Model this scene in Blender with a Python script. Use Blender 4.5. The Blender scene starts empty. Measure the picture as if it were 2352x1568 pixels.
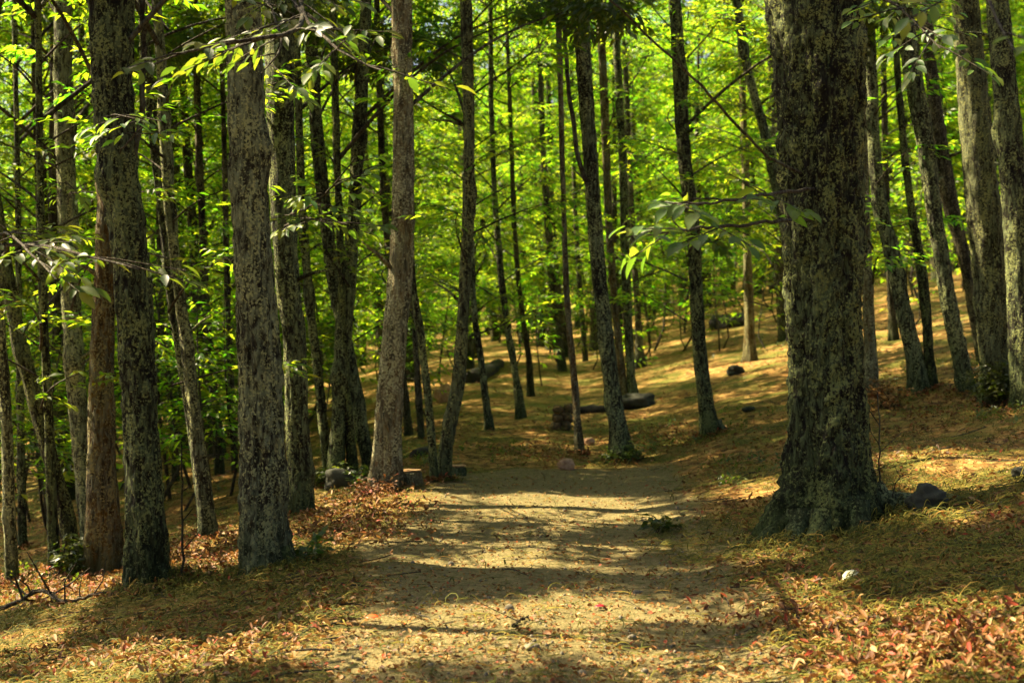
import bpy, math, random
import numpy as np
from mathutils import Vector

C = bpy.context.scene.collection
SC = bpy.context.scene
# ------------------------------------------------------------------ camera, world, sun, exposure
CAM_H = 1.65
F = 3267.0; CX = 1176.0; CY = 784.0          # 50 mm lens expressed for a 2352 px wide frame
cam = bpy.data.cameras.new("camera"); cam.lens = 50; cam.sensor_width = 36; cam.clip_end = 2000; cam.clip_start = 0.05
cam.dof.use_dof = True; cam.dof.focus_distance = 10.5; cam.dof.aperture_fstop = 2.4
camo = bpy.data.objects.new("camera", cam); C.objects.link(camo)
camo.location = (0, 0, CAM_H); camo.rotation_euler = (math.radians(90), 0, 0)
SC.camera = camo

SUN_EL = math.radians(50); SUN_AZ = math.radians(-70)      # ahead and to the left
W = bpy.data.worlds.new("World"); SC.world = W; W.use_nodes = True
wn = W.node_tree
sky = wn.nodes.new("ShaderNodeTexSky"); sky.sky_type = 'NISHITA'; sky.sun_disc = False
sky.sun_elevation = SUN_EL; sky.sun_rotation = SUN_AZ; sky.air_density = 0.6; sky.dust_density = 5.0; sky.ozone_density = 0.0
bgn = wn.nodes["Background"]; wn.links.new(sky.outputs[0], bgn.inputs[0]); bgn.inputs[1].default_value = 0.05
sl = bpy.data.lights.new("sun", 'SUN'); sl.energy = 5.0; sl.angle = math.radians(0.5); sl.color = (1.0, 0.81, 0.54)
so = bpy.data.objects.new("sun", sl); C.objects.link(so)
sunv = Vector((math.sin(SUN_AZ) * math.cos(SUN_EL), math.cos(SUN_AZ) * math.cos(SUN_EL), math.sin(SUN_EL)))
so.rotation_euler = sunv.to_track_quat('Z', 'Y').to_euler(); so.location = (-20, 20, 40)
SC.view_settings.view_transform = 'Standard'; SC.view_settings.look = 'None'
SC.view_settings.gamma = 1; SC.view_settings.exposure = 2.47
SC.cycles.max_bounces = 7; SC.cycles.diffuse_bounces = 5; SC.cycles.transmission_bounces = 5
SC.cycles.glossy_bounces = 2; SC.cycles.sample_clamp_indirect = 6.0
SC.cycles.use_denoising = True
SC.cycles.use_adaptive_sampling = True; SC.cycles.adaptive_threshold = 0.015

rng = np.random.default_rng(7)
# ------------------------------------------------------------------ numeric helpers
def hash3(ix, iy, iz, seed):
    h = (ix.astype(np.int64) * 374761393 + iy.astype(np.int64) * 668265263 + iz.astype(np.int64) * 2147483647 + seed * 974634777) & 0x7fffffff
    h = ((h ^ (h >> 13)) * 1274126177) & 0x7fffffff
    return ((h ^ (h >> 16)) & 0xffff) / 65535.0
def vnoise(x, y, z, seed=0):
    xi, yi, zi = np.floor(x), np.floor(y), np.floor(z)
    fx, fy, fz = x - xi, y - yi, z - zi
    fx, fy, fz = [f * f * (3 - 2 * f) for f in (fx, fy, fz)]
    xi, yi, zi = xi.astype(int), yi.astype(int), zi.astype(int)
    r = 0
    for dx in (0, 1):
        for dy in (0, 1):
            for dz in (0, 1):
                w = (fx if dx else 1 - fx) * (fy if dy else 1 - fy) * (fz if dz else 1 - fz)
                r = r + w * hash3(xi + dx, yi + dy, zi + dz, seed)
    return r * 2 - 1
def fbm(x, y, z, seed=0, oct=3):
    r = 0; a = 1
    for o in range(oct):
        r = r + a * vnoise(x * 2 ** o, y * 2 ** o, z * 2 ** o, seed + o); a *= 0.5
    return r
def sp(v, k=0.35):
    return k * np.logaddexp(0, v / k)

def path_centre(y):
    y = np.asarray(y, float)
    return 0.0 + 0.032 * np.clip(y, 0, 40)
def ground_z(x, y):
    x = np.asarray(x, float); y = np.asarray(y, float)
    s = x - 0.02 * np.clip(y, 0, 40)
    r = 0.22 * sp(s - 1.35); r = 8 * np.tanh(r / 8)
    l = -0.205 * sp(-s - 1.45); l = 6 * np.tanh(l / 6)
    yy = np.minimum(y, 60)
    c = 0.047 * sp(yy - 17.6, 0.5)
    far = 0.30 * sp(y - 95, 6); far = 34 * np.tanh(far / 34)
    b = 0.05 * fbm(x * 0.55, y * 0.55, x * 0, 11, 3) * np.clip(np.abs(s) - 0.6, 0.25, 1.6)
    b = b + 0.016 * fbm(x * 2.6, y * 2.6, x * 0, 5, 3) + .012 * np.cos(np.clip(s, -1.6, 1.6) * 4.4)
    return r + l + c + far + b
def path_mask(x, y):
    x = np.asarray(x, float); y = np.asarray(y, float)
    xc = -0.05 + 0.034 * y
    hw = 1.28 + 0.012 * y + 0.22 * fbm(x * 0 + 3, y * 0.7, y * 0, 21, 2) + 0.16 * fbm(x * 1.8, y * 1.8, x * 0, 23, 3)
    d = np.abs(x - xc) - hw
    m = np.clip(0.5 - d / 0.95, 0, 1); m = m * m * (3 - 2 * m)
    yend = 18.0 + 0.12 * fbm(x * 2, x * 0, x * 0, 9, 2)
    m = m * np.clip((yend - y) / 0.5, 0, 1)
    return m
def px(u, v, Y):
    return np.array([(u - CX) * Y / F, Y, CAM_H - (v - CY) * Y / F])
def ground_hit(u, v, y0=4.0, y1=140.0):
    ys = np.arange(y0, y1, 0.05)
    xs = (u - CX) * ys / F; zs = CAM_H - (v - CY) * ys / F
    d = zs - ground_z(xs, ys)
    k = np.where(d < 0)[0]
    if len(k) == 0: return None
    return float(ys[k[0]])
def on_ground(u, v, dflt=40.0):
    Y = ground_hit(u, v) or dflt
    x = (u - CX) * Y / F
    return np.array([x, Y, float(ground_z(x, Y))])

def make_mesh(name, V, Fq, smooth=True, attr=None):
    V = np.asarray(V, np.float32); Fq = np.asarray(Fq, np.int32)
    me = bpy.data.meshes.new(name)
    me.vertices.add(len(V)); me.vertices.foreach_set('co', V.ravel())
    n = Fq.shape[1]
    me.loops.add(Fq.size); me.loops.foreach_set('vertex_index', Fq.ravel())
    me.polygons.add(len(Fq)); me.polygons.foreach_set('loop_start', np.arange(0, Fq.size, n, dtype=np.int32))
    me.polygons.foreach_set('use_smooth', np.full(len(Fq), smooth))
    if attr:
        for k, a in attr.items():
            at = me.attributes.new(k, 'FLOAT', 'POINT'); at.data.foreach_set('value', np.asarray(a, np.float32).ravel())
    me.update(calc_edges=True); me.validate()
    return me
class Geo:
    def __init__(s): s.V = []; s.Q = []; s.n = 0
    def add(s, V, Q):
        V = np.asarray(V, float).reshape(-1, 3); Q = np.asarray(Q, int).reshape(-1, 4)
        s.V.append(V); s.Q.append(Q + s.n); s.n += len(V); return s
    def mesh(s, name, smooth=True):
        return make_mesh(name, np.concatenate(s.V), np.concatenate(s.Q), smooth)
def obj(name, me, mat, parent=None, loc=None, rotz=0):
    o = bpy.data.objects.new(name, me); C.objects.link(o)
    if mat and len(me.materials) == 0: me.materials.append(mat)
    if parent: o.parent = parent
    if loc is not None: o.location = loc
    o.rotation_euler = (0, 0, rotz)
    return o
def tag(o, label=None, cat=None, group=None, kind=None):
    if label: o['label'] = label
    if cat: o['category'] = cat
    if group: o['group'] = group
    if kind: o['kind'] = kind
    return o
def thing(name, label, cat, loc, group=None, rotz=0):
    o = bpy.data.objects.new(name, None); C.objects.link(o); o.empty_display_size = 0.3
    o.location = loc; o.rotation_euler = (0, 0, rotz)
    return tag(o, label, cat, group)

def tube(P, R, ns=6, cap=True):
    P = np.asarray(P, float); R = np.asarray(R, float); n = len(P)
    T = np.gradient(P, axis=0); T /= np.linalg.norm(T, axis=1)[:, None] + 1e-9
    ref = np.array([0, 0, 1.0]) if abs(T[0][2]) < 0.8 else np.array([1.0, 0, 0])
    A = np.cross(T, ref); A /= np.linalg.norm(A, axis=1)[:, None] + 1e-9
    B = np.cross(T, A)
    th = np.linspace(0, 2 * np.pi, ns, endpoint=False)
    V = P[:, None, :] + R[:, None, None] * (np.cos(th)[None, :, None] * A[:, None, :] + np.sin(th)[None, :, None] * B[:, None, :])
    V = V.reshape(-1, 3)
    i, j = np.meshgrid(np.arange(n - 1), np.arange(ns), indexing='ij')
    a = i * ns + j; b = i * ns + (j + 1) % ns
    Q = np.stack([a, b, b + ns, a + ns], -1).reshape(-1, 4)
    if cap:
        V = np.vstack([V, P[:1], P[-1:]]); c0 = n * ns; c1 = c0 + 1
        q = []
        for k in range(0, ns, 2):
            q.append([c0, (k + 2) % ns, (k + 1) % ns, k]); e = (n - 1) * ns
            q.append([c1, e + k, e + (k + 1) % ns, e + (k + 2) % ns])
        Q = np.vstack([Q, q])
    return V, Q
def resample(P, R, n):
    P = np.asarray(P, float); R = np.asarray(R, float)
    d = np.r_[0, np.cumsum(np.linalg.norm(np.diff(P, axis=0), axis=1))]
    t = np.linspace(0, d[-1], n)
    Q = np.stack([np.interp(t, d, P[:, k]) for k in range(3)], 1); r = np.interp(t, d, R)
    for _ in range(3):
        Q[1:-1] = 0.25 * Q[:-2] + 0.5 * Q[1:-1] + 0.25 * Q[2:]
    return Q, r

# ------------------------------------------------------------------ materials
def mat(name):
    m = bpy.data.materials.new(name); m.use_nodes = True
    nt = m.node_tree
    for n in list(nt.nodes): nt.nodes.remove(n)
    return m, nt
def N(nt, t, **kw):
    n = nt.nodes.new(t)
    for k, v in kw.items():
        if k.startswith('i_'):
            key = k[2:]; key = int(key) if key.isdigit() else key.replace('_', ' ')
            n.inputs[key].default_value = v
        else: setattr(n, k, v)
    return n
def ramp(nt, fac, stops, interp='LINEAR'):
    r = nt.nodes.new('ShaderNodeValToRGB'); r.color_ramp.interpolation = interp
    e = r.color_ramp.elements
    while len(e) < len(stops): e.new(0.5)
    for el, (p, c) in zip(e, stops):
        el.position = p; el.color = (*c, 1) if len(c) == 3 else c
    nt.links.new(fac, r.inputs[0]); return r
def mix(nt, fac, a, b, blend='MIX'):
    m = nt.nodes.new('ShaderNodeMix'); m.data_type = 'RGBA'; m.blend_type = blend
    for sock, v in ((m.inputs[0], fac), (m.inputs[6], a), (m.inputs[7], b)):
        if hasattr(v, 'links') or hasattr(v, 'is_linked'): nt.links.new(v, sock)
        elif isinstance(v, (int, float)): sock.default_value = v
        else: sock.default_value = (*v, 1)
    return m.outputs[2]
def noise(nt, vec, scale, detail=4, rough=0.55, dist=0.0):
    n = N(nt, 'ShaderNodeTexNoise'); n.inputs['Scale'].default_value = scale; n.inputs['Detail'].default_value = detail
    n.inputs['Roughness'].default_value = rough; n.inputs['Distortion'].default_value = dist
    nt.links.new(vec, n.inputs['Vector']); return n.outputs[0]
def finish(nt, bsdf):
    o = nt.nodes.new('ShaderNodeOutputMaterial'); nt.links.new(bsdf, o.inputs[0])

def leaf_mat(name, diff, trans, tfac=0.5, rough=0.42, spec=0.5):
    m, nt = mat(name)
    g = N(nt, 'ShaderNodeNewGeometry'); oi = N(nt, 'ShaderNodeObjectInfo')
    r = g.outputs['Random Per Island']
    d = ramp(nt, r, diff); t = ramp(nt, r, trans)
    hs1 = N(nt, 'ShaderNodeHueSaturation'); hs2 = N(nt, 'ShaderNodeHueSaturation')
    mr = N(nt, 'ShaderNodeMapRange'); nt.links.new(oi.outputs['Random'], mr.inputs[0]); mr.inputs[3].default_value = 0.485; mr.inputs[4].default_value = 0.515
    mv = N(nt, 'ShaderNodeMapRange'); nt.links.new(oi.outputs['Random'], mv.inputs[0]); mv.inputs[3].default_value = 0.52; mv.inputs[4].default_value = 1.15
    for hs, src in ((hs1, d), (hs2, t)):
        nt.links.new(src.outputs[0], hs.inputs['Color']); nt.links.new(mr.outputs[0], hs.inputs['Hue']); nt.links.new(mv.outputs[0], hs.inputs['Value'])
    p = N(nt, 'ShaderNodeBsdfPrincipled'); nt.links.new(hs1.outputs[0], p.inputs['Base Color'])
    p.inputs['Roughness'].default_value = rough; p.inputs['Specular IOR Level'].default_value = spec
    tr = N(nt, 'ShaderNodeBsdfTranslucent'); nt.links.new(hs2.outputs[0], tr.inputs[0])
    mx = N(nt, 'ShaderNodeMixShader'); mx.inputs[0].default_value = tfac
    nt.links.new(p.outputs[0], mx.inputs[1]); nt.links.new(tr.outputs[0], mx.inputs[2])
    finish(nt, mx.outputs[0]); return m
M_leaf = leaf_mat('chestnut_leaf', [(0, (.035, .085, .010)), (.5, (.060, .120, .014)), (1, (.105, .150, .018))],
                  [(0, (.10, .32, .008)), (.4, (.26, .56, .012)), (.75, (.53, .75, .020)), (1, (.76, .84, .03))], 0.64)
M_leaf_shading = leaf_mat('chestnut_leaf_shading', [(0, (.030, .075, .010)), (.5, (.050, .105, .012)), (1, (.085, .13, .016))],
                        [(0, (.10, .24, .008)), (.6, (.22, .40, .012)), (1, (.42, .52, .02))], 0.36)  # darker, less translucent copy of the leaf, so crowns cast deeper shade
M_leaf_near = leaf_mat('chestnut_leaf_glossy', [(0, (.030, .085, .022)), (.6, (.055, .115, .022)), (1, (.10, .15, .022))],
                       [(0, (.14, .30, .02)), (.6, (.28, .44, .02)), (1, (.50, .56, .03))], 0.5, 0.48, 0.4)
M_dry = leaf_mat('dry_leaf', [(0, (.09, .038, .010)), (.3, (.22, .095, .022)), (.6, (.32, .165, .045)), (.80, (.44, .29, .11)), (.84, (.34, .045, .012)), (.92, (.34, .06, .014)), (.95, (.22, .16, .04)), (1, (.10, .06, .02))],
                 [(0, (.20, .08, .02)), (.6, (.42, .22, .05)), (.88, (.5, .32, .09)), (1, (.4, .10, .02))], 0.18, 0.6, 0.3)
M_catkin = leaf_mat('catkin', [(0, (.032, .046, .005)), (.45, (.098, .106, .011)), (.82, (.21, .18, .022)), (1, (.27, .15, .03))],
                    [(0, (.16, .15, .02)), (1, (.36, .24, .04))], 0.15, 0.8, 0.2)
M_herb = leaf_mat('herb_leaf', [(0, (.025, .060, .012)), (1, (.075, .095, .014))], [(0, (.10, .22, .012)), (1, (.28, .32, .02))], 0.35)
M_red = leaf_mat('red_leaf', [(0, (.45, .03, .012)), (1, (.50, .05, .015))], [(0, (.5, .05, .02)), (1, (.5, .05, .02))], 0.2)
M_pale = leaf_mat('pale_leaf', [(0, (.50, .52, .36)), (1, (.55, .56, .40))], [(0, (.5, .5, .3)), (1, (.5, .5, .3))], 0.15)
M_ygleaf = leaf_mat('yellowing_leaf', [(0, (.22, .24, .04)), (1, (.26, .26, .04))], [(0, (.4, .4, .04)), (1, (.4, .4, .04))], 0.3)

def bark_mat(name, dark, mid, lichen, warm=None, warm_amt=0.0, moss=(.035, .06, .012), moss_h=0.7, pale_amt=0.5, pale2=(.20, .22, .16)):
    m, nt = mat(name)
    tc = N(nt, 'ShaderNodeTexCoord'); oi = N(nt, 'ShaderNodeObjectInfo')
    off = N(nt, 'ShaderNodeVectorMath', operation='SCALE'); off.inputs[0].default_value = (17, 29, 41); nt.links.new(oi.outputs['Random'], off.inputs['Scale'])
    ad = N(nt, 'ShaderNodeVectorMath', operation='ADD'); nt.links.new(tc.outputs['Object'], ad.inputs[0]); nt.links.new(off.outputs[0], ad.inputs[1])
    mp = N(nt, 'ShaderNodeMapping'); mp.inputs['Scale'].default_value = (1, 1, 0.16); nt.links.new(ad.outputs[0], mp.inputs[0])
    mp2 = N(nt, 'ShaderNodeMapping'); mp2.inputs['Scale'].default_value = (1, 1, 0.42); nt.links.new(ad.outputs[0], mp2.inputs[0])
    fur = noise(nt, mp.outputs[0], 26, 6, 0.62, 0.6)
    fine = noise(nt, ad.outputs[0], 60, 4, 0.6)
    blot = noise(nt, mp2.outputs[0], 23, 10, 0.70, 0.35)
    big = noise(nt, ad.outputs[0], 1.3, 3, 0.5)
    big2 = noise(nt, mp2.outputs[0], 3.6, 5, 0.6, 0.5)
    base = ramp(nt, fur, [(.36, dark), (.55, mid), (.75, tuple(min(1, c * 1.5) for c in mid))])
    col = base.outputs[0]
    if warm:
        wf = ramp(nt, big2, [(.46 - .2 * warm_amt, (0, 0, 0)), (.60 - .2 * warm_amt, (1, 1, 1))])
        wc = ramp(nt, fur, [(.35, tuple(c * .35 for c in warm)), (.6, warm)])
        col = mix(nt, wf.outputs[0], col, wc.outputs[0])
    # lichen blotches, more in some zones than in others
    ma = N(nt, 'ShaderNodeMath', operation='MULTIPLY_ADD'); nt.links.new(big, ma.inputs[0]); ma.inputs[1].default_value = 0.30; ma.inputs[2].default_value = -0.15 + (pale_amt - .5) * .2
    sm = N(nt, 'ShaderNodeMath', operation='ADD'); nt.links.new(blot, sm.inputs[0]); nt.links.new(ma.outputs[0], sm.inputs[1])
    lf = ramp(nt, sm.outputs[0], [(.455, (0, 0, 0)), (.575, (.92, .92, .92))])
    lc = mix(nt, fine, lichen, pale2)
    fl = ramp(nt, fur, [(.38, (.16, .16, .16)), (.52, (.85, .85, .85)), (.66, (1.15, 1.15, 1.15))])
    lc = mix(nt, 1.0, lc, fl.outputs[0], 'MULTIPLY')
    col = mix(nt, lf.outputs[0], col, lc)
    sp_ = noise(nt, ad.outputs[0], 42, 5, .62, .2); spm = noise(nt, mp2.outputs[0], 5.5, 4, .6)
    sa = N(nt, 'ShaderNodeMath', operation='MULTIPLY_ADD'); nt.links.new(spm, sa.inputs[0]); sa.inputs[1].default_value = .55; nt.links.new(sp_, sa.inputs[2])
    sf = ramp(nt, sa.outputs[0], [(.815, (0, 0, 0)), (.865, (.9, .9, .9))])
    col = mix(nt, sf.outputs[0], col, tuple(min(.45, c * 1.75) for c in lichen))
    # dark moss / algae blotches
    dk = ramp(nt, sm.outputs[0], [(.34, (.85, .85, .85)), (.46, (0, 0, 0))])
    col = mix(nt, dk.outputs[0], col, tuple(c * .5 for c in dark))
    # moss growing up from the root
    sx = N(nt, 'ShaderNodeSeparateXYZ'); nt.links.new(tc.outputs['Object'], sx.inputs[0])
    mz = N(nt, 'ShaderNodeMath', operation='MULTIPLY_ADD'); nt.links.new(blot, mz.inputs[0]); mz.inputs[1].default_value = -1.6 * moss_h; nt.links.new(sx.outputs[2], mz.inputs[2])
    mr = N(nt, 'ShaderNodeMapRange'); nt.links.new(mz.outputs[0], mr.inputs[0]); mr.inputs[1].default_value = -moss_h * 1.0; mr.inputs[2].default_value = moss_h * 0.1; mr.inputs[3].default_value = 0.75; mr.inputs[4].default_value = 0
    col = mix(nt, mr.outputs[0], col, moss)
    hv = N(nt, 'ShaderNodeHueSaturation'); nt.links.new(col, hv.inputs['Color'])
    vr = N(nt, 'ShaderNodeMapRange'); nt.links.new(oi.outputs['Random'], vr.inputs[0]); vr.inputs[3].default_value = .50; vr.inputs[4].default_value = .95; nt.links.new(vr.outputs[0], hv.inputs['Value'])
    sr = N(nt, 'ShaderNodeMapRange'); nt.links.new(oi.outputs['Random'], sr.inputs[0]); sr.inputs[3].default_value = 1.15; sr.inputs[4].default_value = .85; nt.links.new(sr.outputs[0], hv.inputs['Saturation'])
    p = N(nt, 'ShaderNodeBsdfPrincipled'); nt.links.new(hv.outputs[0], p.inputs['Base Color']); p.inputs['Roughness'].default_value = 0.9
    p.inputs['Specular IOR Level'].default_value = 0.2
    hb = N(nt, 'ShaderNodeMath', operation='MULTIPLY_ADD'); nt.links.new(blot, hb.inputs[0]); hb.inputs[1].default_value = 0.5; nt.links.new(fur, hb.inputs[2])
    bp = N(nt, 'ShaderNodeBump'); bp.inputs['Strength'].default_value = 1.0; bp.inputs['Distance'].default_value = 0.05
    nt.links.new(hb.outputs[0], bp.inputs['Height']); nt.links.new(bp.outputs[0], p.inputs['Normal'])
    finish(nt, p.outputs[0]); return m
M_bark = bark_mat('bark_lichen', (.008, .007, .0035), (.024, .020, .009), (.20, .225, .082), pale2=(.20, .265, .135))
M_bark_pale = bark_mat('bark_pale_lichen', (.012, .010, .005), (.042, .035, .015), (.24, .25, .095), pale_amt=.66, pale2=(.26, .31, .18))
M_bark_warm = bark_mat('bark_brown', (.018, .012, .005), (.070, .047, .017), (.19, .17, .07), warm=(.19, .11, .024), warm_amt=.3, moss=(.08, .08, .012), moss_h=.5, pale_amt=.56)
M_bark_tan = bark_mat('bark_tan', (.030, .024, .011), (.115, .098, .038), (.29, .28, .12), warm=(.21, .14, .038), warm_amt=.3, moss=(.05, .05, .015), moss_h=.3, pale_amt=.66, pale2=(.20, .19, .11))
M_bark_far = bark_mat('bark_far', (.009, .008, .004), (.030, .025, .010), (.12, .11, .05), pale2=(.13, .13, .08))
M_twig = bark_mat('bark_twig', (.020, .014, .007), (.050, .036, .018), (.08, .07, .04), moss=(.05, .036, .018))

def simple_mat(name, c1, c2, scale=8, rough=.9, bump=.5, c3=None):
    m, nt = mat(name)
    tc = N(nt, 'ShaderNodeTexCoord')
    n = noise(nt, tc.outputs['Object'], scale, 7, 0.65, .4)
    st = [(.35, c1), (.62, c2)] + ([(.75, c3)] if c3 else [])
    r = ramp(nt, n, st)
    p = N(nt, 'ShaderNodeBsdfPrincipled'); nt.links.new(r.outputs[0], p.inputs['Base Color']); p.inputs['Roughness'].default_value = rough
    bp = N(nt, 'ShaderNodeBump'); bp.inputs['Strength'].default_value = bump; bp.inputs['Distance'].default_value = .03
    nt.links.new(n, bp.inputs['Height']); nt.links.new(bp.outputs[0], p.inputs['Normal'])
    finish(nt, p.outputs[0]); return m
M_rock = simple_mat('mossy_rock', (.012, .014, .007), (.035, .038, .018), 13, c3=(.06, .065, .035))
M_stone = simple_mat('pale_stone', (.24, .13, .06), (.44, .28, .15), 14, c3=(.55, .42, .28))
M_stone_grey = simple_mat('grey_stone', (.10, .09, .055), (.20, .175, .11), 18, c3=(.28, .25, .17))
M_deadwood = simple_mat('rotten_wood', (.006, .006, .003), (.022, .020, .009), 9, c3=(.035, .05, .012))
M_cutwood = simple_mat('cut_wood', (.22, .12, .04), (.42, .27, .11), 16, c3=(.34, .2, .08))

# ground material: litter away from the path, trodden sandy earth on it
def ground_mat():
    m, nt = mat('forest_floor')
    tc = N(nt, 'ShaderNodeTexCoord'); P = tc.outputs['Object']
    at = N(nt, 'ShaderNodeAttribute', attribute_name='path')
    n1 = noise(nt, P, 1.1, 5, .6, .3); n2 = noise(nt, P, 16, 8, .7, .5); n3 = noise(nt, P, 55, 6, .7)
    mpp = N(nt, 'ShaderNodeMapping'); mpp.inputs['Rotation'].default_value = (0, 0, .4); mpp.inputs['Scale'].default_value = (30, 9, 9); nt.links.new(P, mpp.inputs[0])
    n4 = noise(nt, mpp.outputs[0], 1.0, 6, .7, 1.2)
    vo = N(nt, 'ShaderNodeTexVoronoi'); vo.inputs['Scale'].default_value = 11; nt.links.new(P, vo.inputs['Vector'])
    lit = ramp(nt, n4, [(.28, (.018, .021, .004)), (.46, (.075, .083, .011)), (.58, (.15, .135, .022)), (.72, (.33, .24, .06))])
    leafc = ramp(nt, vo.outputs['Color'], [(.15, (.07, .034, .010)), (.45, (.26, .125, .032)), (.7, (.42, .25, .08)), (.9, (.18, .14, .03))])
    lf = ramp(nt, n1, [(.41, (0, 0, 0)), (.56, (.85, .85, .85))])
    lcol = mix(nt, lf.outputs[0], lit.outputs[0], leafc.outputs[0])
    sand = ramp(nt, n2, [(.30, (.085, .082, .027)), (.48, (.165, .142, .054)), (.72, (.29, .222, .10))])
    s2 = ramp(nt, n3, [(.30, (.55, .5, .4)), (.55, (1, 1, 1))])
    scol = mix(nt, 1.0, sand.outputs[0], s2.outputs[0], 'MULTIPLY')
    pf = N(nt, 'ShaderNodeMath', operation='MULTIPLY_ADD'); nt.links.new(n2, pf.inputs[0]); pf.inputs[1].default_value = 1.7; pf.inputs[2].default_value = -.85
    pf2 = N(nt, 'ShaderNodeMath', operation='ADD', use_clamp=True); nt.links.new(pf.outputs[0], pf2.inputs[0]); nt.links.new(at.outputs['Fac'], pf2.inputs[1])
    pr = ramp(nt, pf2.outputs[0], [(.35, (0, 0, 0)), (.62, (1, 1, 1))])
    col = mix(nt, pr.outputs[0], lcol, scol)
    p = N(nt, 'ShaderNodeBsdfPrincipled'); nt.links.new(col, p.inputs['Base Color']); p.inputs['Roughness'].default_value = .95
    p.inputs['Specular IOR Level'].default_value = .15
    bh = N(nt, 'ShaderNodeMath', operation='ADD'); nt.links.new(n2, bh.inputs[0]); nt.links.new(n4, bh.inputs[1])
    bp = N(nt, 'ShaderNodeBump'); bp.inputs['Strength'].default_value = .7; bp.inputs['Distance'].default_value = .05
    nt.links.new(bh.outputs[0], bp.inputs['Height']); nt.links.new(bp.outputs[0], p.inputs['Normal'])
    finish(nt, p.outputs[0]); return m
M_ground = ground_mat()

# ------------------------------------------------------------------ ground
ys = [-12.0]
while ys[-1] < 420:
    y = ys[-1]
    ys.append(y + (0.6 if y < 4 else 0.055 if y < 13 else 0.055 + (y - 13) * 0.016 if y < 60 else (y - 60) * 0.04 + 0.8))
ys = np.array(ys)
uu = np.linspace(-1, 1, 300); uu = np.sign(uu) * (0.55 * np.abs(uu) + 0.45 * np.abs(uu) ** 3)
YY, UU = np.meshgrid(ys, uu, indexing='ij')
XX = UU * (9 + 0.62 * np.maximum(YY, 0))
ZZ = ground_z(XX, YY)
nr, nc = XX.shape
i, j = np.meshgrid(np.arange(nr - 1), np.arange(nc - 1), indexing='ij')
a = i * nc + j
gq = np.stack([a, a + 1, a + nc + 1, a + nc], -1).reshape(-1, 4)
gme = make_mesh('ground', np.stack([XX, YY, ZZ], -1).reshape(-1, 3), gq, True, {'path': path_mask(XX, YY)})
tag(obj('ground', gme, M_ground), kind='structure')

# ------------------------------------------------------------------ leaves
# crown leaf: folded lanceolate blade of two quads; near leaf: six quads
LT_V = np.array([(0, 0, 0), (.42, .5, .06), (.5, 0, -.02), (.42, -.5, .06), (1, 0, -.12)]); LT_Q = np.array([(0, 2, 4, 1), (0, 3, 4, 2)])
LN_V = np.array([(0, 0, 0), (.22, .36, .05), (.25, 0, 0), (.22, -.36, .05), (.52, .5, .04), (.52, 0, -.03), (.52, -.5, .04),
                 (.80, .30, -.04), (.80, 0, -.09), (.80, -.30, -.04), (1, 0, -.18)])
LN_Q = np.array([(0, 0, 2, 1), (0, 3, 2, 2), (1, 2, 5, 4), (2, 3, 6, 5), (4, 5, 8, 7), (5, 6, 9, 8), (7, 8, 10, 10), (8, 9, 10, 10)])
LN_Q2 = np.array([(0, 2, 5, 1), (0, 3, 5, 2), (1, 5, 8, 4), (3, 6, 8, 5), (4, 8, 10, 7), (6, 9, 10, 8)])
LD_V = np.array([(0, 0, 0), (.35, .5, .22), (.5, 0, -.02), (.35, -.5, .18), (.75, .34, .30), (.72, -.34, .22), (1, 0, .12)])
LD_Q = np.array([(0, 2, 4, 1), (0, 3, 5, 2), (2, 5, 6, 4)])
def nrm(v): return v / (np.linalg.norm(v, axis=-1, keepdims=True) + 1e-9)
def blades(P, X, U, L, Wd, TV, TQ):
    X = nrm(X); Yv = nrm(np.cross(U, X)); Zv = np.cross(X, Yv)
    V = P[:, None] + (TV[None, :, 0:1] * L[:, None, None]) * X[:, None] + (TV[None, :, 1:2] * Wd[:, None, None]) * Yv[:, None] + (TV[None, :, 2:3] * L[:, None, None]) * Zv[:, None]
    k = len(TV)
    Q = TQ[None] + (np.arange(len(P)) * k)[:, None, None]
    return V.reshape(-1, 3), Q.reshape(-1, 4)
def sprays(O, D, rs, nleaf=7, tw=.34, L0=.17, wr=.34, near=False, droop=.28):
    """O,D (n,3): twig start and direction. Each twig carries nleaf leaves, alternating and fanning at the tip."""
    n = len(O); D = nrm(D)
    up = nrm(np.array([0, 0, 1.0]) + rs.normal(0, .28, (n, 3)))
    S = nrm(np.cross(up, D)); up = np.cross(D, S)
    P = []; X = []; U = []; L = []
    for k in range(nleaf):
        t = (k + 1) / nleaf
        side = 1 if k % 2 else -1
        ang = side * np.radians(72 - 52 * t + rs.normal(0, 13, n))
        if k == nleaf - 1: ang = np.radians(rs.normal(0, 12, n))
        d = np.cos(ang)[:, None] * D + np.sin(ang)[:, None] * S
        d = d + np.array([0, 0, -1.0]) * np.abs(rs.normal(droop, .2, (n, 1)))
        P.append(O + D * (tw * t) + rs.normal(0, .012, (n, 3))); X.append(d)
        U.append(up + rs.normal(0, .3, (n, 3))); L.append(L0 * rs.uniform(.65, 1.2, n))
    P, X, U, L = map(np.concatenate, (P, X, U, L))
    return blades(P, X, U, L, L * wr * rs.uniform(.85, 1.15, len(L)), LN_V if near else LT_V, LN_Q2 if near else LT_Q)

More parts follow.
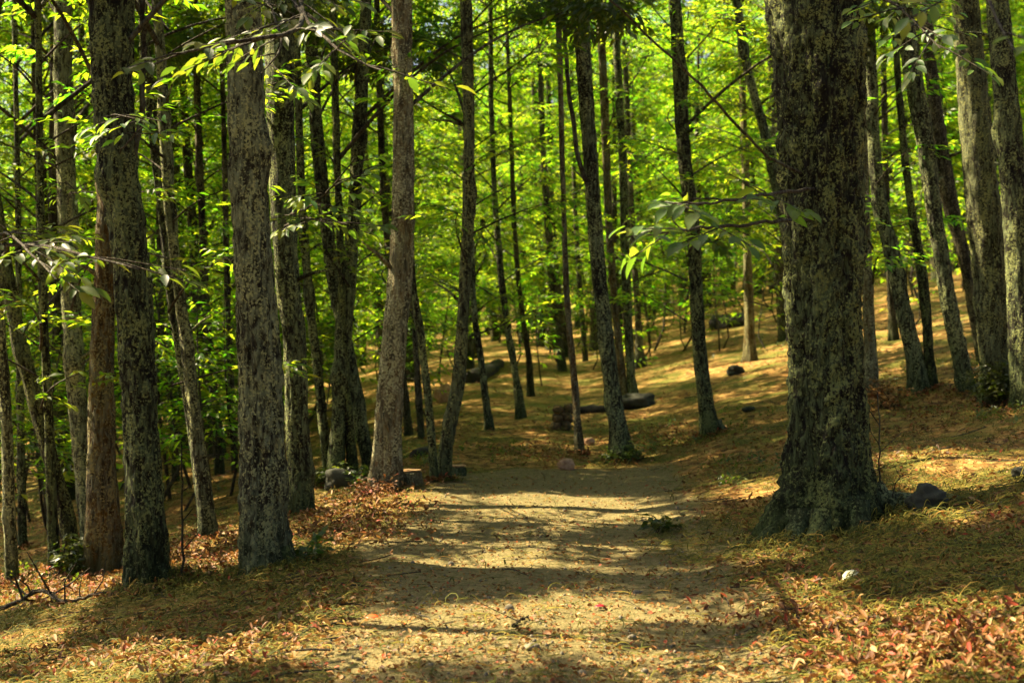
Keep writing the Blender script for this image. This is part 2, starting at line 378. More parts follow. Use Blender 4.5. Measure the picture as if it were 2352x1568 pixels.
def crown_pair(seed, z0, z1, rmax, nb, per, low=0.5, L0=.17, nleaf=7, trunk_r=.05):
    """branches mesh + leaves mesh of one crown around a vertical axis."""
    rs = np.random.default_rng(seed)
    gb = Geo(); O = []; D = []
    for k in range(nb):
        f = (k + rs.uniform(.1, .9)) / nb
        h = z0 + (z1 - z0) * f
        prof = (low + (1 - low) * math.sin(math.pi * min(1, f * 1.15) ** .8)) if f < .87 else max(.25, (1 - f) / .13)
        Lb = rmax * prof * rs.uniform(.6, 1.1)
        az = k * 2.399 + rs.normal(0, .5); el = rs.uniform(.25, .85) + f * .35
        n = 9; t = np.linspace(0, 1, n)
        dirx = np.array([math.cos(az), math.sin(az), 0]); sd = np.array([-math.sin(az), math.cos(az), 0])
        Pb = dirx * (Lb * math.cos(el) * t)[:, None] + np.array([0, 0, 1]) * (Lb * math.sin(el) * (t - .35 * t ** 2))[:, None] + sd * (Lb * .16 * np.sin(t * rs.uniform(1, 4)) * rs.choice([-1, 1]))[:, None] + np.array([0, 0, h])
        gb.add(*tube(Pb, np.linspace(.006 + .007 * Lb, .004, n), 5, False))
        m = max(4, int(per * Lb / rmax)); tt = rs.uniform(.18, 1, m) ** .8
        base = np.stack([np.interp(tt, t, Pb[:, c]) for c in range(3)], 1)
        sub = rs.uniform(-1, 1, m); ln = rs.uniform(.1, 1.0, m) * Lb * .42 * (1.15 - tt)
        dv = nrm(dirx * rs.uniform(.3, 1, (m, 1)) + sd * sub[:, None] * 1.3 + np.array([0, 0, 1]) * rs.normal(.02, .16, (m, 1)))
        O.append(base + dv * ln[:, None] + rs.normal(0, .05, (m, 3))); D.append(dv)
        for q in range(0, m, 3):
            gb.add(*tube(np.stack([base[q], base[q] + dv[q] * ln[q] * .5 + [0, 0, .02], base[q] + dv[q] * (ln[q] + .3)]), [.005, .004, .002], 3, False))
    V, Q = sprays(np.concatenate(O), np.concatenate(D), rs, nleaf, L0=L0, droop=.18)
    return gb.mesh('branches'), make_mesh('crown', V, Q, False), V.shape[0] // 5

def clump_mesh(seed, per=105, R=.62):
    """one leafy mass of a crown, centred on its origin."""
    rs = np.random.default_rng(seed)
    d = nrm(rs.normal(0, 1, (per, 3))); p = d * np.array([R, R, R * .5]) * rs.random((per, 1)) ** .42
    out = nrm(p * np.array([1, 1, .3]) + rs.normal(0, .25, (per, 3)))
    V, Q = sprays(p - out * .12, out, rs, 7, tw=.26, L0=.17)
    me = make_mesh('leaf_mass', V, Q, False); me.materials.append(M_leaf_shading)
    return me, V.reshape(-1, 5, 3).mean(1)
CLUMPS = [clump_mesh(100 + k) for k in range(6)]
CLUMP_KEEP = {'left_dark':[9,13,15,38,40,43],'left_brown':[0,6,8,10,16,22,28,34,35,39],'left_second':[19,28,30,38],'left_second_rear':[2,4,13,15,20,26,38,42,45],'far_left_upright':[10,15,17,18,19,20,22,23,24,27,31,33,43,45],'left_leaning':[0,8,16,33,35,45],'left_straight':[0,2,4,8,10,12,16,17,22,30,31,36,37,38,41,44],'left_pair_front':[5,6,7,15,20,22,31,35,37,38,39],'left_shadow':[1,6,8,13,15,17,23,24,25,28,33,38,39,41],'left_slim_edge':[0,1,5,11,15,17,25,26,29,32,33,35,44],'cross_right':[12,15,23,26,32,37,41,42,44],'cross_left':[3,16,25,27,32,39,44],'cross_third':[0,3,6,7,8,9,10,15,17,21,23,24,26,34,41,43],'cross_outer':[2,3,4,7,8,10,13,14,17,19,20,24,33,39,41],'tan':[2,40],'vee_right':[11,14,15,16,27,36,37,45],'centre':[5,11,19,28,37,38],'slope':[11,14,18,23,27,31,37],'big':[0,9,12,29,31,42],'beside_big':[26,45],'right_lean_first':[43],'right_lean_twin':[7,14,31],'right_lean_long':[3,10,19],'right_thick':[9,10,19],'right_edge':[43],'shade0':[0,1,3,8,11,15,17,21],'shade1':[6,8,21,25,27,33,35,45],'shade2':[3,12,18,23,36,37,39],'shade3':[2,6,10,11,12,13,15,16,27,29,32,35,38,44],'shade4':[0,3,6,8,12,13,17,18,19,20,21,23,24,25,28,31,32,35,37,39,41,42,44],'shade5':[0,1,3,6,7,11,12,13,14,16,18,20,21,23,24,28,32,35,36,37,40,41],'shade6':[4,9,11,22,24,32],'shade7':[33,34,35,38,42,45],'shade8':[2,4,16,32,35],'shade9':[10,33,35,36,45],'shade10':[5,10,12,44],'shade11':[9,10,34,35,39],'shade12':[11,19,27],'shade13':[2,6,13,14,15,18,19,22,28,30,31,32,33,35,38,40,41,42,44],'shade14':[3,4,5,6,7,9,10,11,12,13,15,16,20,21,22,25,26,28,35,37,38,39,43,45],'shade15':[2,26,28,33],'shade16':[8,21],'shade17':[0,13,16,19,21,23,25,26,31,45],'shade18':[1,2,3,4,8,10,16,20,21,23,25,29,30,33,35,39,42,44],'shade19':[13,20,22,25,27,36,39,42],'shade20':[1,6,12,13,17,20,26,28,31,36,40,45],'shade21':[1,5,8,19,27,36,39]}  # leaf masses picked so that their shade leaves the wanted sun patches
FITLOG = []
def clump_candidates(key, hz, spread=3.0, n=46):
    """possible places for leafy masses round a stem: (dx, dy, dz above crown base, scale, kind, turn)."""
    rs = np.random.default_rng(sum(ord(ch) * (q + 3) for q, ch in enumerate(key)))
    az = rs.uniform(0, 6.283, n); r = spread * np.sqrt(rs.uniform(.02, 1, n)); dz = rs.uniform(.0, 1, n) * hz
    r *= np.clip(1.15 - .6 * dz / hz, .3, 1)
    return [(float(r[q] * np.cos(az[q])), float(r[q] * np.sin(az[q])), float(dz[q]), float(rs.uniform(.45, 1.2)), int(rs.integers(6)), float(rs.uniform(0, 6.28))) for q in range(n)]
def clump_crown(t, key, at, hc, hz):
    """at(z) gives the stem axis at height z (tree space)."""
    cands = clump_candidates(key, hz); keep = CLUMP_KEEP.get(key, range(0, 46, 5))
    FITLOG.append((key, [tuple(np.array([*(np.array(at(hc + c[2]))[:2] + c[:2]), hc + c[2]]) + np.array(t.location)) + c[3:] for c in cands]))
    for q in keep:
        dx, dy, dz, sc, kd, rz = cands[q]
        top = np.array([at(hc + dz)[0] + dx, at(hc + dz)[1] + dy, hc + dz]); r = math.hypot(dx, dy)
        z0 = hc + dz - .25 - .45 * r; st = np.array([*at(z0)[:2], z0]); tt = np.linspace(0, 1, 9)[:, None]
        rs = np.random.default_rng(q + 7)
        P = st + (top - st) * tt + np.array([0, 0, .12 * r]) * np.sin(tt * 3.14) + rs.normal(0, .03, (9, 3)) * tt
        P, rr = resample(P, np.linspace(.010 + .007 * r, .005, 9), 12)
        me = Geo().add(*tube(P, rr, 6, False)).mesh('limb'); obj('limb', me, M_twig, t)
        o = obj('leaf_mass', CLUMPS[kd][0], None, t, top, rz); o.scale = (sc, sc, sc)
MID_CROWNS = [crown_pair(120 + k, 0, 7.5, 2.8, 24, 46, .85, L0=.15) for k in range(4)]
FAR_CROWNS = [crown_pair(200 + k, 0.8 + .5 * (k % 3), 13.0, 2.7, 38, 60, .95, L0=.155) for k in range(5)]  # origin at tree base
LOW_TWIGS = [crown_pair(300 + k, 1.8, 7.4, 1.7, 14, 14, .9, L0=.15) for k in range(4)]         # a few low leafy boughs
for c in MID_CROWNS + FAR_CROWNS + LOW_TWIGS:
    for me in (c[0] if isinstance(c[0], list) else [c[0]]): me.materials.append(M_twig)
    c[1].materials.append(M_leaf)
def crown_parts(c):
    return ([('limb', m_) for m_ in c[0]] if isinstance(c[0], list) else [('branches', c[0])]) + [('crown', c[1])]

# ------------------------------------------------------------------ trunks
def trunk_mesh(P, R, ns, step, seed, bark=.05, lobes=5, lobe_amp=.2, sink=.35):
    P = np.asarray(P, float); R = np.asarray(R, float)
    z = np.concatenate([np.arange(-sink, min(2.2, P[-1, 2]), step), np.arange(min(2.2, P[-1, 2]), P[-1, 2], step * 1.6), [P[-1, 2]]])
    f = lambda a: np.interp(z, P[:, 2], a)
    cx, cy, r = f(P[:, 0]), f(P[:, 1]), f(R)
    k = max(1, int(.30 / step)); ker = np.ones(2 * k + 1) / (2 * k + 1)
    sm = lambda a: np.convolve(np.pad(a, k, 'reflect', reflect_type='odd'), ker, 'valid')
    cx, cy = sm(cx), sm(cy); r = np.maximum(sm(r), .01)
    th = np.linspace(0, 2 * np.pi, ns, endpoint=False)
    T, Z = np.meshgrid(th, z); Rr = r[:, None] * np.ones_like(T)
    rs = np.random.default_rng(seed); ph = rs.uniform(0, 6.28, 3)
    lob = (.6 * np.cos(lobes * T + ph[0]) + .5 * np.cos((lobes - 2) * T + ph[1]))
    rb = R[min(1, len(R) - 1)]
    Rr = Rr * (1 + lobe_amp * lob * np.exp(-np.maximum(Z, 0) / (1.1 * rb + .08)))
    cxn, cyn = np.cos(T), np.sin(T)
    q = r[:, None]
    Rr = Rr * (1 + .09 * fbm(cxn * 1.4 + seed, cyn * 1.4, Z * 1.1, seed, 3))
    for q_ in range(int(rs.integers(3, 8))):
        za = rs.uniform(.4, max(.5, min(7, P[-1, 2]))); ta = rs.uniform(0, 6.283); sz = rs.uniform(.05, .13)
        dT = np.abs((T - ta + np.pi) % (2 * np.pi) - np.pi) * q
        Rr = Rr + rs.uniform(.15, .5) * sz * np.exp(-(dT ** 2 + ((Z - za) * .8) ** 2) / sz ** 2) * np.minimum(1, q / .1)
    rid = 1 - np.abs(fbm(cxn * q * 17 + seed, cyn * q * 17, Z * 2.2, seed + 5, 3))
    Rr = Rr + bark * np.minimum(q, .4) * (rid - .6) + bark * .5 * np.minimum(q, .3) * fbm(cxn * q * 30, cyn * q * 30, Z * 14, seed + 9, 2)
    V = np.stack([cx[:, None] + Rr * cxn, cy[:, None] + Rr * cyn, Z], -1).reshape(-1, 3)
    n = len(z); i, j = np.meshgrid(np.arange(n - 1), np.arange(ns), indexing='ij')
    a = i * ns + j; b = i * ns + (j + 1) % ns
    Q = np.stack([a, b, b + ns, a + ns], -1).reshape(-1, 4)
    V = np.vstack([V, [[cx[-1], cy[-1], z[-1] + .03]]]); e = (n - 1) * ns
    Q = np.vstack([Q, [[len(V) - 1, e + kk, e + kk + 1, e + (kk + 2) % ns] for kk in range(0, ns, 2)]])
    return make_mesh('trunk', V, Q, True)

TREES = {}
tree_i = [0]
def chestnut(key, label, pts, m=None, H=None, crown_at=None, low=0, depth=None, group=None, crown=True, lobe=.18, cs=1.0):
    """pts: (u, v, width) from the foot upwards as seen in the frame; they are unprojected at the depth where the foot meets the slope."""
    k = tree_i[0]; tree_i[0] += 1
    u0, v0, w0 = pts[0]
    Y = depth or ground_hit(u0, v0) or 40.0
    Y += w0 * Y / F * .3
    B = px(u0, v0, Y); B[2] = float(ground_z(B[0], Y))
    P = [px(u, v, Y) - B for u, v, w in pts]; R = [w * Y / F / 2 * (.92 if Y < 21 else .96) for u, v, w in pts]
    P[0][2] = 0
    for q in range(1, len(P)):
        if P[q][2] <= P[q - 1][2]: P[q][2] = P[q - 1][2] + .02
    # a little lean in depth, and the stem carried on above the frame
    rs = random.Random(k * 13 + 5)
    ly = rs.uniform(-.04, .04)
    for q in range(len(P)): P[q][1] += ly * P[q][2]
    zt = P[-1][2]; H = H or max(zt + 3.5, 11.5 + rs.uniform(0, 2.5))
    d = (P[-1] - P[-3]) / max(.1, P[-1][2] - P[-3][2])
    nseg = 5; p = P[-1].copy(); r = R[-1]
    for q in range(nseg):
        d2 = np.array([d[0] * (1 - .15 * q), d[1], 1]); p = p + d2 * (H - zt) / nseg
        P.append(p.copy()); R.append(max(.03, R[len(pts) - 1] * (1 - .8 * (q + 1) / nseg)))
    near = Y < 13
    ns, st = (72, .035) if near else (40, .07) if Y < 24 else (20, .16)
    if Y < 11 and w0 > 200: ns, st = 128, .025
    t = thing('chestnut_tree', label, 'tree', B, group)
    obj('trunk', trunk_mesh(P, R, ns, st, k + 3, (.24 if ns > 100 else .20) if near else .16, lobes=5 + k % 2, lobe_amp=lobe), m or M_bark, t)
    PA = np.array(P); RA = np.array(R)
    for q in range(rs.randint(1, 4) if Y < 24 else 0):
        zz = rs.uniform(1.6, min(6.5, PA[-1, 2] - 1)); a_ = rs.choice([rs.uniform(-.6, .6), 3.14 + rs.uniform(-.6, .6), rs.uniform(0, 6.28)]); rr_ = np.interp(zz, PA[:, 2], RA)
        c_ = np.array([np.interp(zz, PA[:, 2], PA[:, 0]), np.interp(zz, PA[:, 2], PA[:, 1]), zz]); d_ = np.array([math.cos(a_), math.sin(a_), rs.uniform(.2, .9)]); d_ /= np.linalg.norm(d_); ln = rs.uniform(.08, .5)
        obj('dead_stub', Geo().add(*tube(np.stack([c_ + d_ * rr_ * .6, c_ + d_ * (rr_ + ln * .5) + [0, 0, .02], c_ + d_ * (rr_ + ln)]), [min(.03, rr_ * .3), min(.02, rr_ * .22), .006], 7)).mesh('dead_stub'), m or M_bark, t)
    TREES[key] = (t, B, PA, np.array(R), Y)
    if crown:
        hc = crown_at or max(5.2, zt * .93 if Y < 16 else min(zt * .9, 6.2 + rs.uniform(0, 1.2)))
        at = lambda z: (np.interp(z, PA[:, 2], PA[:, 0]), np.interp(z, PA[:, 2], PA[:, 1]))
        if Y < 20.5:
            clump_crown(t, key, at, hc, H + .8 - hc)
        else:
            c = MID_CROWNS[k % 4]
            rz = rs.uniform(0, 6.28); s = cs * rs.uniform(.85, 1.1)
            for nm, me in crown_parts(c):
                o = obj(nm, me, None, t, (*at(hc), hc), rz); o.scale = (s, s, (H + 1.2 - hc) / 7.5)
    if low:
        c = LOW_TWIGS[k % 4]
        hm = 3.5; loc = (np.interp(hm, PA[:, 2], PA[:, 0]), np.interp(hm, PA[:, 2], PA[:, 1]), 0)
        rz = rs.uniform(0, 6.28)
        for nm, me in (('low_boughs', c[0]), ('low_foliage', c[1])):
            o = obj(nm, me, None, t, loc, rz); o.scale = (1, 1, low)
    return t

D_ = chestnut
D_('left_dark', 'thick dark trunk blotched with lichen, front left, its foot in green catkins',
   [(340, 1355, 125), (337, 1300, 106), (333, 1200, 95), (325, 1000, 82), (312, 800, 86), (306, 655, 84), (287, 504, 91), (267, 352, 90), (255, 176, 93), (252, 0, 108)], M_bark, lobe=.16)
D_('left_brown', 'orange brown sunlit trunk with bare bark half hidden behind the dark front left trunk',
   [(236, 1325, 105), (238, 1213, 82), (236, 1054, 69), (238, 894, 62), (240, 735, 54), (250, 560, 50), (255, 400, 46), (258, 200, 44), (262, 0, 40)], M_bark_warm)
D_('left_second', 'thick grey pale lichened trunk with furrowed bark at the left path edge',
   [(612, 1325, 148), (607, 1270, 122), (605, 1213, 114), (603, 1054, 105), (602, 894, 102), (598, 755, 95), (585, 600, 88), (580, 504, 86), (574, 352, 86), (573, 176, 80), (567, 0, 86)], M_bark_pale, lobe=.16)
D_('left_second_rear', 'straight brown grey trunk close behind the thick pale trunk at the left path edge',
   [(695, 1185, 78), (694, 1160, 63), (682, 1000, 54), (676, 735, 54), (659, 655, 60), (653, 504, 60), (645, 352, 64), (645, 176, 68), (645, 0, 72)], M_bark)
D_('far_left_upright', 'slim upright trunk at the left edge beside the leaning one',
   [(29, 1345, 36), (25, 1250, 28), (22, 1054, 29), (16, 894, 28), (8, 735, 24), (0, 600, 24), (-8, 400, 22)], M_bark_pale)
D_('left_leaning', 'slanting trunk leaning strongly left, feet near the brown trunk',
   [(172, 1315, 50), (165, 1250, 40), (147, 1160, 38), (97, 1000, 35), (64, 868, 36), (27, 735, 36), (5, 620, 34), (-25, 450, 32)], M_bark_pale)
D_('left_straight', 'tall straight grey trunk rising between the leaning trunk and the brown one',
   [(215, 1255, 60), (205, 1180, 50), (190, 1050, 46), (180, 950, 45), (174, 894, 46), (165, 735, 46), (160, 655, 44), (156, 504, 48), (150, 352, 48), (145, 176, 44), (145, 0, 38)], M_bark_pale, low=1)
D_('left_pair_front', 'lichened trunk with leaves at its knee between the two thick left trunks',
   [(480, 1243, 56), (479, 1213, 44), (460, 1054, 37), (440, 894, 30), (424, 735, 30), (410, 655, 26), (393, 504, 26), (383, 352, 26), (376, 176, 25), (361, 0, 24)], M_bark_pale, low=.8)
D_('left_pair_rear', 'thin stem running alongside and just behind the lichened trunk between two thick ones',
   [(474, 1228, 34), (452, 1054, 26), (422, 860, 22), (396, 700, 20), (378, 504, 20), (358, 352, 22), (346, 200, 26), (331, 0, 24)], M_bark, crown=False)
D_('left_shadow', 'dim thin trunk in deep shade behind the leaning trunk',
   [(125, 1320, 30), (118, 1150, 26), (112, 950, 22), (100, 735, 20), (95, 550, 20), (90, 300, 18), (86, 0, 16)], M_bark, low=.8)
D_('left_slim_edge', 'pole thin dark stem near the left edge reaching the top of the frame',
   [(52, 1262, 22), (46, 1000, 18), (42, 800, 15), (38, 480, 14), (32, 200, 12), (26, 0, 12)], M_bark, low=.7)
D_('left_mid_far', 'small straight trunk seen in bright foliage right of the twin stems',
   [(505, 1090, 26), (490, 900, 22), (473, 700, 19), (466, 504, 17), (460, 400, 17), (455, 250, 16), (450, 0, 14)], M_bark_far, low=1)
D_('left_mid_thin', 'very thin trunk between the dark front left trunk and the lichened pair',
   [(404, 1110, 18), (390, 900, 14), (372, 735, 13), (366, 600, 12), (360, 300, 11), (356, 0, 10)], M_bark_far, low=1)
D_('cross_right', 'dark trunk leaning right that crosses another trunk, left of the tan trunk',
   [(772, 1118, 54), (772, 1057, 42), (777, 969, 36), (780, 881, 36), (788, 756, 42), (797, 655, 40), (811, 504, 33), (818, 352, 33), (830, 176, 31), (838, 0, 28)], M_bark, low=.8)
D_('cross_left', 'dark trunk leaning left whose foot touches the tan trunk after crossing another stem',
   [(856, 1088, 40), (845, 1057, 31), (827, 969, 36), (814, 881, 34), (790, 756, 32), (766, 655, 28), (757, 554, 33), (744, 454, 30), (732, 352, 33), (721, 176, 30), (710, 0, 33)], M_bark)
D_('cross_third', 'short seen stem tucked behind the two crossing trunks',
   [(812, 1108, 32), (804, 1000, 24), (795, 880, 22), (788, 700, 20), (780, 450, 18), (774, 200, 16), (770, 0, 15)], M_bark)
D_('cross_outer', 'slim trunk with a pale lit left edge just left of the crossing trunks',
   [(757, 1112, 30), (748, 1057, 22), (742, 969, 23), (731, 852, 23), (717, 735, 22), (705, 600, 20), (695, 450, 20), (688, 200, 18), (682, 0, 18)], M_bark)
D_('tan', 'tan and orange lichened trunk lit by sun beside the stump at the path',
   [(886, 1132, 100), (886, 1086, 76), (891, 999, 66), (895, 911, 64), (903, 823, 60), (908, 735, 62), (919, 655, 58), (925, 504, 56), (928, 352, 53), (926, 176, 48), (922, 0, 51)], M_bark_tan, lobe=.12)
D_('vee_left', 'thin stem leaning left, left arm of the V shaped pair beside the path end',
   [(1000, 1108, 28), (995, 1075, 19), (991, 999, 21), (983, 911, 18), (974, 823, 20), (960, 735, 18), (950, 655, 16), (940, 500, 16), (930, 300, 15), (925, 100, 14)], M_bark, crown=False)
D_('vee_right', 'blotchy trunk that bends right then straight up, right arm of the V shaped pair',
   [(1016, 1105, 48), (1020, 1057, 34), (1028, 999, 35), (1040, 940, 32), (1054, 881, 33), (1059, 794, 31), (1062, 735, 28), (1067, 655, 28), (1075, 504, 28), (1077, 352, 27), (1075, 176, 28), (1069, 0, 30)], M_bark_pale, low=.9)
D_('behind_tan', 'thin far stem standing in foliage between the tan trunk and the V pair',
   [(968, 1008, 18), (958, 850, 14), (950, 735, 12), (942, 500, 12), (936, 200, 11)], M_bark_far, crown=False)
D_('mid_hump', 'short looking dark trunk on the mossy hump right of the V pair',
   [(1126, 988, 30), (1122, 969, 19), (1114, 911, 17), (1106, 823, 15), (1092, 756, 16), (1085, 650, 14), (1080, 400, 13), (1076, 0, 12)], M_bark, low=.9)
D_('mid_hump_second', 'slender leaning trunk on the grassy rise left of the log pile',
   [(1197, 962, 32), (1194, 936, 20), (1187, 877, 16), (1178, 819, 15), (1165, 756, 15), (1148, 605, 16), (1136, 454, 13), (1128, 250, 12), (1126, 0, 12)], M_bark, low=1)
D_('mid_hump_third', 'little trunk half in leaves behind the slender leaning one on the rise',
   [(1220, 910, 22), (1215, 819, 14), (1205, 760, 13), (1190, 640, 12), (1180, 500, 11), (1170, 200, 10)], M_bark_far, low=1)
D_('pole', 'pole thin reddish trunk in front of the log pile, straight to the top',
   [(1333, 1045, 34), (1331, 1010, 22), (1326, 965, 17), (1322, 907, 18), (1315, 819, 17), (1305, 731, 14), (1300, 643, 15), (1295, 504, 12), (1291, 352, 14), (1287, 200, 13), (1281, 0, 15)], M_bark_warm, crown=False)
D_('centre', 'tall straight grey green trunk with mossy foot at the path end, centre',
   [(1430, 1062, 70), (1426, 1024, 48), (1417, 965, 41), (1408, 907, 38), (1397, 819, 38), (1388, 731, 37), (1378, 643, 35), (1366, 504, 38), (1357, 352, 36), (1346, 176, 38), (1330, 0, 43)], M_bark)
D_('centre_orange', 'orange tinted trunk mostly hidden behind the tall centre trunk',
   [(1438, 925, 28), (1430, 877, 17), (1422, 800, 18), (1412, 702, 18), (1408, 655, 17), (1396, 504, 18), (1391, 352, 20), (1385, 200, 19), (1378, 50, 18)], M_bark_warm, low=.8)
D_('centre_rear', 'dark upright trunk on a root mound just right of the tall centre trunk',
   [(1456, 925, 40), (1452, 892, 22), (1447, 819, 20), (1443, 731, 20), (1439, 643, 22), (1435, 504, 20), (1430, 352, 20), (1421, 176, 18), (1412, 0, 16)], M_bark, low=.9)
D_('centre_rear_small', 'small trunk with spreading foot higher on the slope behind the root mound',
   [(1472, 845, 34), (1468, 800, 20), (1466, 731, 15), (1460, 643, 15), (1452, 500, 14), (1440, 200, 13)], M_bark_far, low=1)
D_('slope', 'dark wavy trunk standing alone on the sunny slope left of the huge trunk',
   [(1634, 1003, 64), (1626, 965, 40), (1618, 907, 36), (1606, 819, 33), (1601, 731, 32), (1597, 643, 30), (1588, 504, 33), (1566, 352, 31), (1557, 176, 33), (1546, 0, 26)], M_bark, low=.8)
D_('slope_far', 'pale small trunk up the slope beside the fallen log',
   [(1725, 830, 40), (1722, 790, 26), (1722, 731, 23), (1718, 655, 20), (1715, 504, 18), (1710, 350, 17), (1700, 100, 16)], M_bark_tan, low=1)
D_('slanting_behind_big', 'slanting trunk emerging from behind the upper left side of the huge trunk',
   [(1880, 905, 32), (1820, 600, 26), (1770, 353, 24), (1748, 252, 22), (1720, 176, 21), (1697, 0, 20)], M_bark, low=.7)
D_('big', 'huge dark lichened trunk with flaring roots, biggest of all, on the right',
   [(1905, 1238, 330), (1907, 1200, 280), (1909, 1137, 232), (1908, 1067, 200), (1901, 973, 178), (1896, 832, 171), (1893, 692, 185), (1892, 504, 194), (1888, 352, 201), (1884, 176, 214), (1873, 0, 238)], M_bark, H=13, lobe=.30, cs=1.25)
D_('beside_big', 'tan bare barked trunk showing at the right flank of the huge trunk',
   [(2000, 915, 44), (1999, 832, 34), (1996, 740, 28), (1990, 640, 26), (1985, 500, 24), (1980, 200, 22)], M_bark_tan)
D_('right_lean_first', 'left leaning trunk, first one standing clear right of the huge trunk',
   [(2118, 905, 62), (2105, 832, 42), (2080, 738, 40), (2060, 645, 38), (2042, 554, 38), (2016, 454, 35), (2006, 352, 30), (2000, 200, 28), (1995, 0, 26)], M_bark, low=.7)
D_('right_lean_twin', 'thinner trunk touching the foot of the first leaning trunk right of the huge one',
   [(2141, 897, 36), (2136, 850, 24), (2128, 738, 25), (2120, 645, 25), (2095, 504, 20), (2080, 400, 18), (2060, 200, 16), (2050, 0, 16)], M_bark)
D_('right_rear_dark', 'small dark trunk higher up the slope behind the first leaning trunk',
   [(2054, 782, 26), (2046, 700, 16), (2040, 560, 15), (2030, 300, 14), (2024, 0, 13)], M_bark_far, low=.8)
D_('right_lean_long', 'long left leaning trunk whose dark foot stands left of the bush',
   [(2222, 904, 60), (2219, 879, 40), (2198, 785, 40), (2176, 692, 39), (2162, 598, 36), (2144, 504, 38), (2132, 403, 40), (2117, 302, 45), (2095, 202, 43), (2078, 100, 43), (2062, 0, 42)], M_bark)
D_('right_lean_rear', 'leaning trunk with a sunlit left edge behind the thick trunk above the bush',
   [(2268, 830, 40), (2246, 785, 26), (2231, 692, 25), (2215, 598, 28), (2189, 504, 36), (2166, 403, 36), (2150, 300, 32), (2130, 150, 28), (2120, 0, 26)], M_bark_far)
D_('right_thick', 'thick furrowed grey trunk rising out of the green bush at right',
   [(2292, 932, 94), (2287, 856, 76), (2281, 785, 72), (2273, 692, 76), (2272, 640, 75), (2256, 504, 85), (2240, 352, 78), (2223, 202, 70), (2213, 100, 64), (2205, 0, 60)], M_bark_pale)
D_('right_edge', 'dark trunk cut by the right edge of the frame',
   [(2362, 938, 84), (2355, 850, 70), (2348, 692, 66), (2340, 504, 66), (2328, 352, 64), (2316, 202, 60), (2308, 100, 56), (2300, 0, 54)], M_bark)
D_('bg_a', 'grey far trunk in bright leaves left of the pole thin reddish trunk',
   [(1292, 852, 22), (1280, 750, 16), (1270, 655, 18), (1258, 504, 16), (1248, 352, 13), (1240, 150, 13), (1236, 0, 12)], M_bark_far, low=1)
D_('bg_b', 'thin far trunk squeezed between the grey far trunk and the reddish pole',
   [(1304, 820, 16), (1285, 700, 14), (1268, 504, 13), (1262, 302, 12), (1255, 0, 11)], M_bark_far, low=1)
D_('bg_c', 'faint far trunk behind the gap left of the tall centre trunk',
   [(1345, 830, 14), (1332, 655, 12), (1320, 454, 10), (1312, 100, 9)], M_bark_far, low=1)
D_('bg_d', 'dark far trunk half hidden behind the left side of the tan trunk',
   [(940, 1000, 20), (905, 700, 18), (885, 504, 16), (875, 300, 16), (868, 100, 14), (866, 0, 14)], M_bark_far, low=1)
D_('bg_e', 'thin far trunk in foliage between the arms of the crossing trunks',
   [(800, 1010, 16), (785, 600, 14), (773, 330, 13), (768, 50, 12)], M_bark_far, low=1)
D_('bg_f', 'thin far trunk close to the left side of the thick pale left trunk',
   [(540, 1085, 16), (525, 700, 13), (520, 400, 12), (514, 100, 11)], M_bark_far, low=1)
D_('bg_g', 'thin dim trunk rising behind the straight grey trunk at left',
   [(122, 1195, 16), (105, 800, 13), (98, 530, 12), (92, 200, 12), (90, 0, 11)], M_bark_far, low=1)

for k, (t, B, PA, R, Y) in TREES.items():
    print('TREE %-20s Y=%.1f  x=%.2f z=%.2f  d=%.2f' % (k, Y, B[0], B[2], 2 * R[min(3, len(R) - 1)]))

# ------------------------------------------------------------------ named boughs and twigs of the trees in front
def bough(key, name, pts, r0, r1, spray=None, leafm=None, seed=0, L0=.17, nleaf=7, leafname='foliage', spread=.25, tw=.3):
    """pts: (u, v, depth). spray: number of leafy twigs along the outer part."""
    t, B, PA, R, Y = TREES[key]
    rs = np.random.default_rng(seed)
    d0 = pts[0][2]; n_ = len(pts); flat = max(abs(p_[2] - d0) for p_ in pts) < .3
    P = np.array([px(u, v, Y if flat else Y + (d - d0) * (Y - pts[-1][2]) / (d0 - pts[-1][2])) for u, v, d in pts]) - B
    P[0] = np.array([np.interp(P[0][2], PA[:, 2], PA[:, 0]), np.interp(P[0][2], PA[:, 2], PA[:, 1]), P[0][2]])
    P, r = resample(P, np.linspace(r0, r1, len(P)), 24)
    P[1:] += rs.normal(0, .005, (23, 3))
    g = Geo().add(*tube(P, r, 7, False))
    O = []; D = []
    if spray:
        for q in range(spray):
            i = int(rs.uniform(.3, 1) * 22) if q else 22
            d = nrm(P[min(23, i + 1)] - P[max(0, i - 1)] + 1e-6)
            sd = np.cross(d, [0, 0, 1]); sgn = 1 if q % 2 else -1
            dv = nrm(d * rs.uniform(.4, 1) + sd * sgn * rs.uniform(.2, 1) + np.array([0, 0, rs.normal(-.05, .2)]))
            ln = rs.uniform(.05, spread)
            O.append(P[i] + dv * ln); D.append(dv)
            g.add(*tube(np.stack([P[i], P[i] + dv * ln * .5 + [0, 0, .01], P[i] + dv * (ln + tw)]), [.006, .005, .0025], 4, False))
    b = obj(name, g.mesh(name), M_twig, t)
    if spray:
        V, Q = sprays(np.array(O), np.array(D), rs, nleaf, tw=tw, L0=L0, wr=.42, near=True, droop=.10)
        obj(leafname, make_mesh(leafname, V, Q, True), leafm or M_leaf_near, b)
    return b
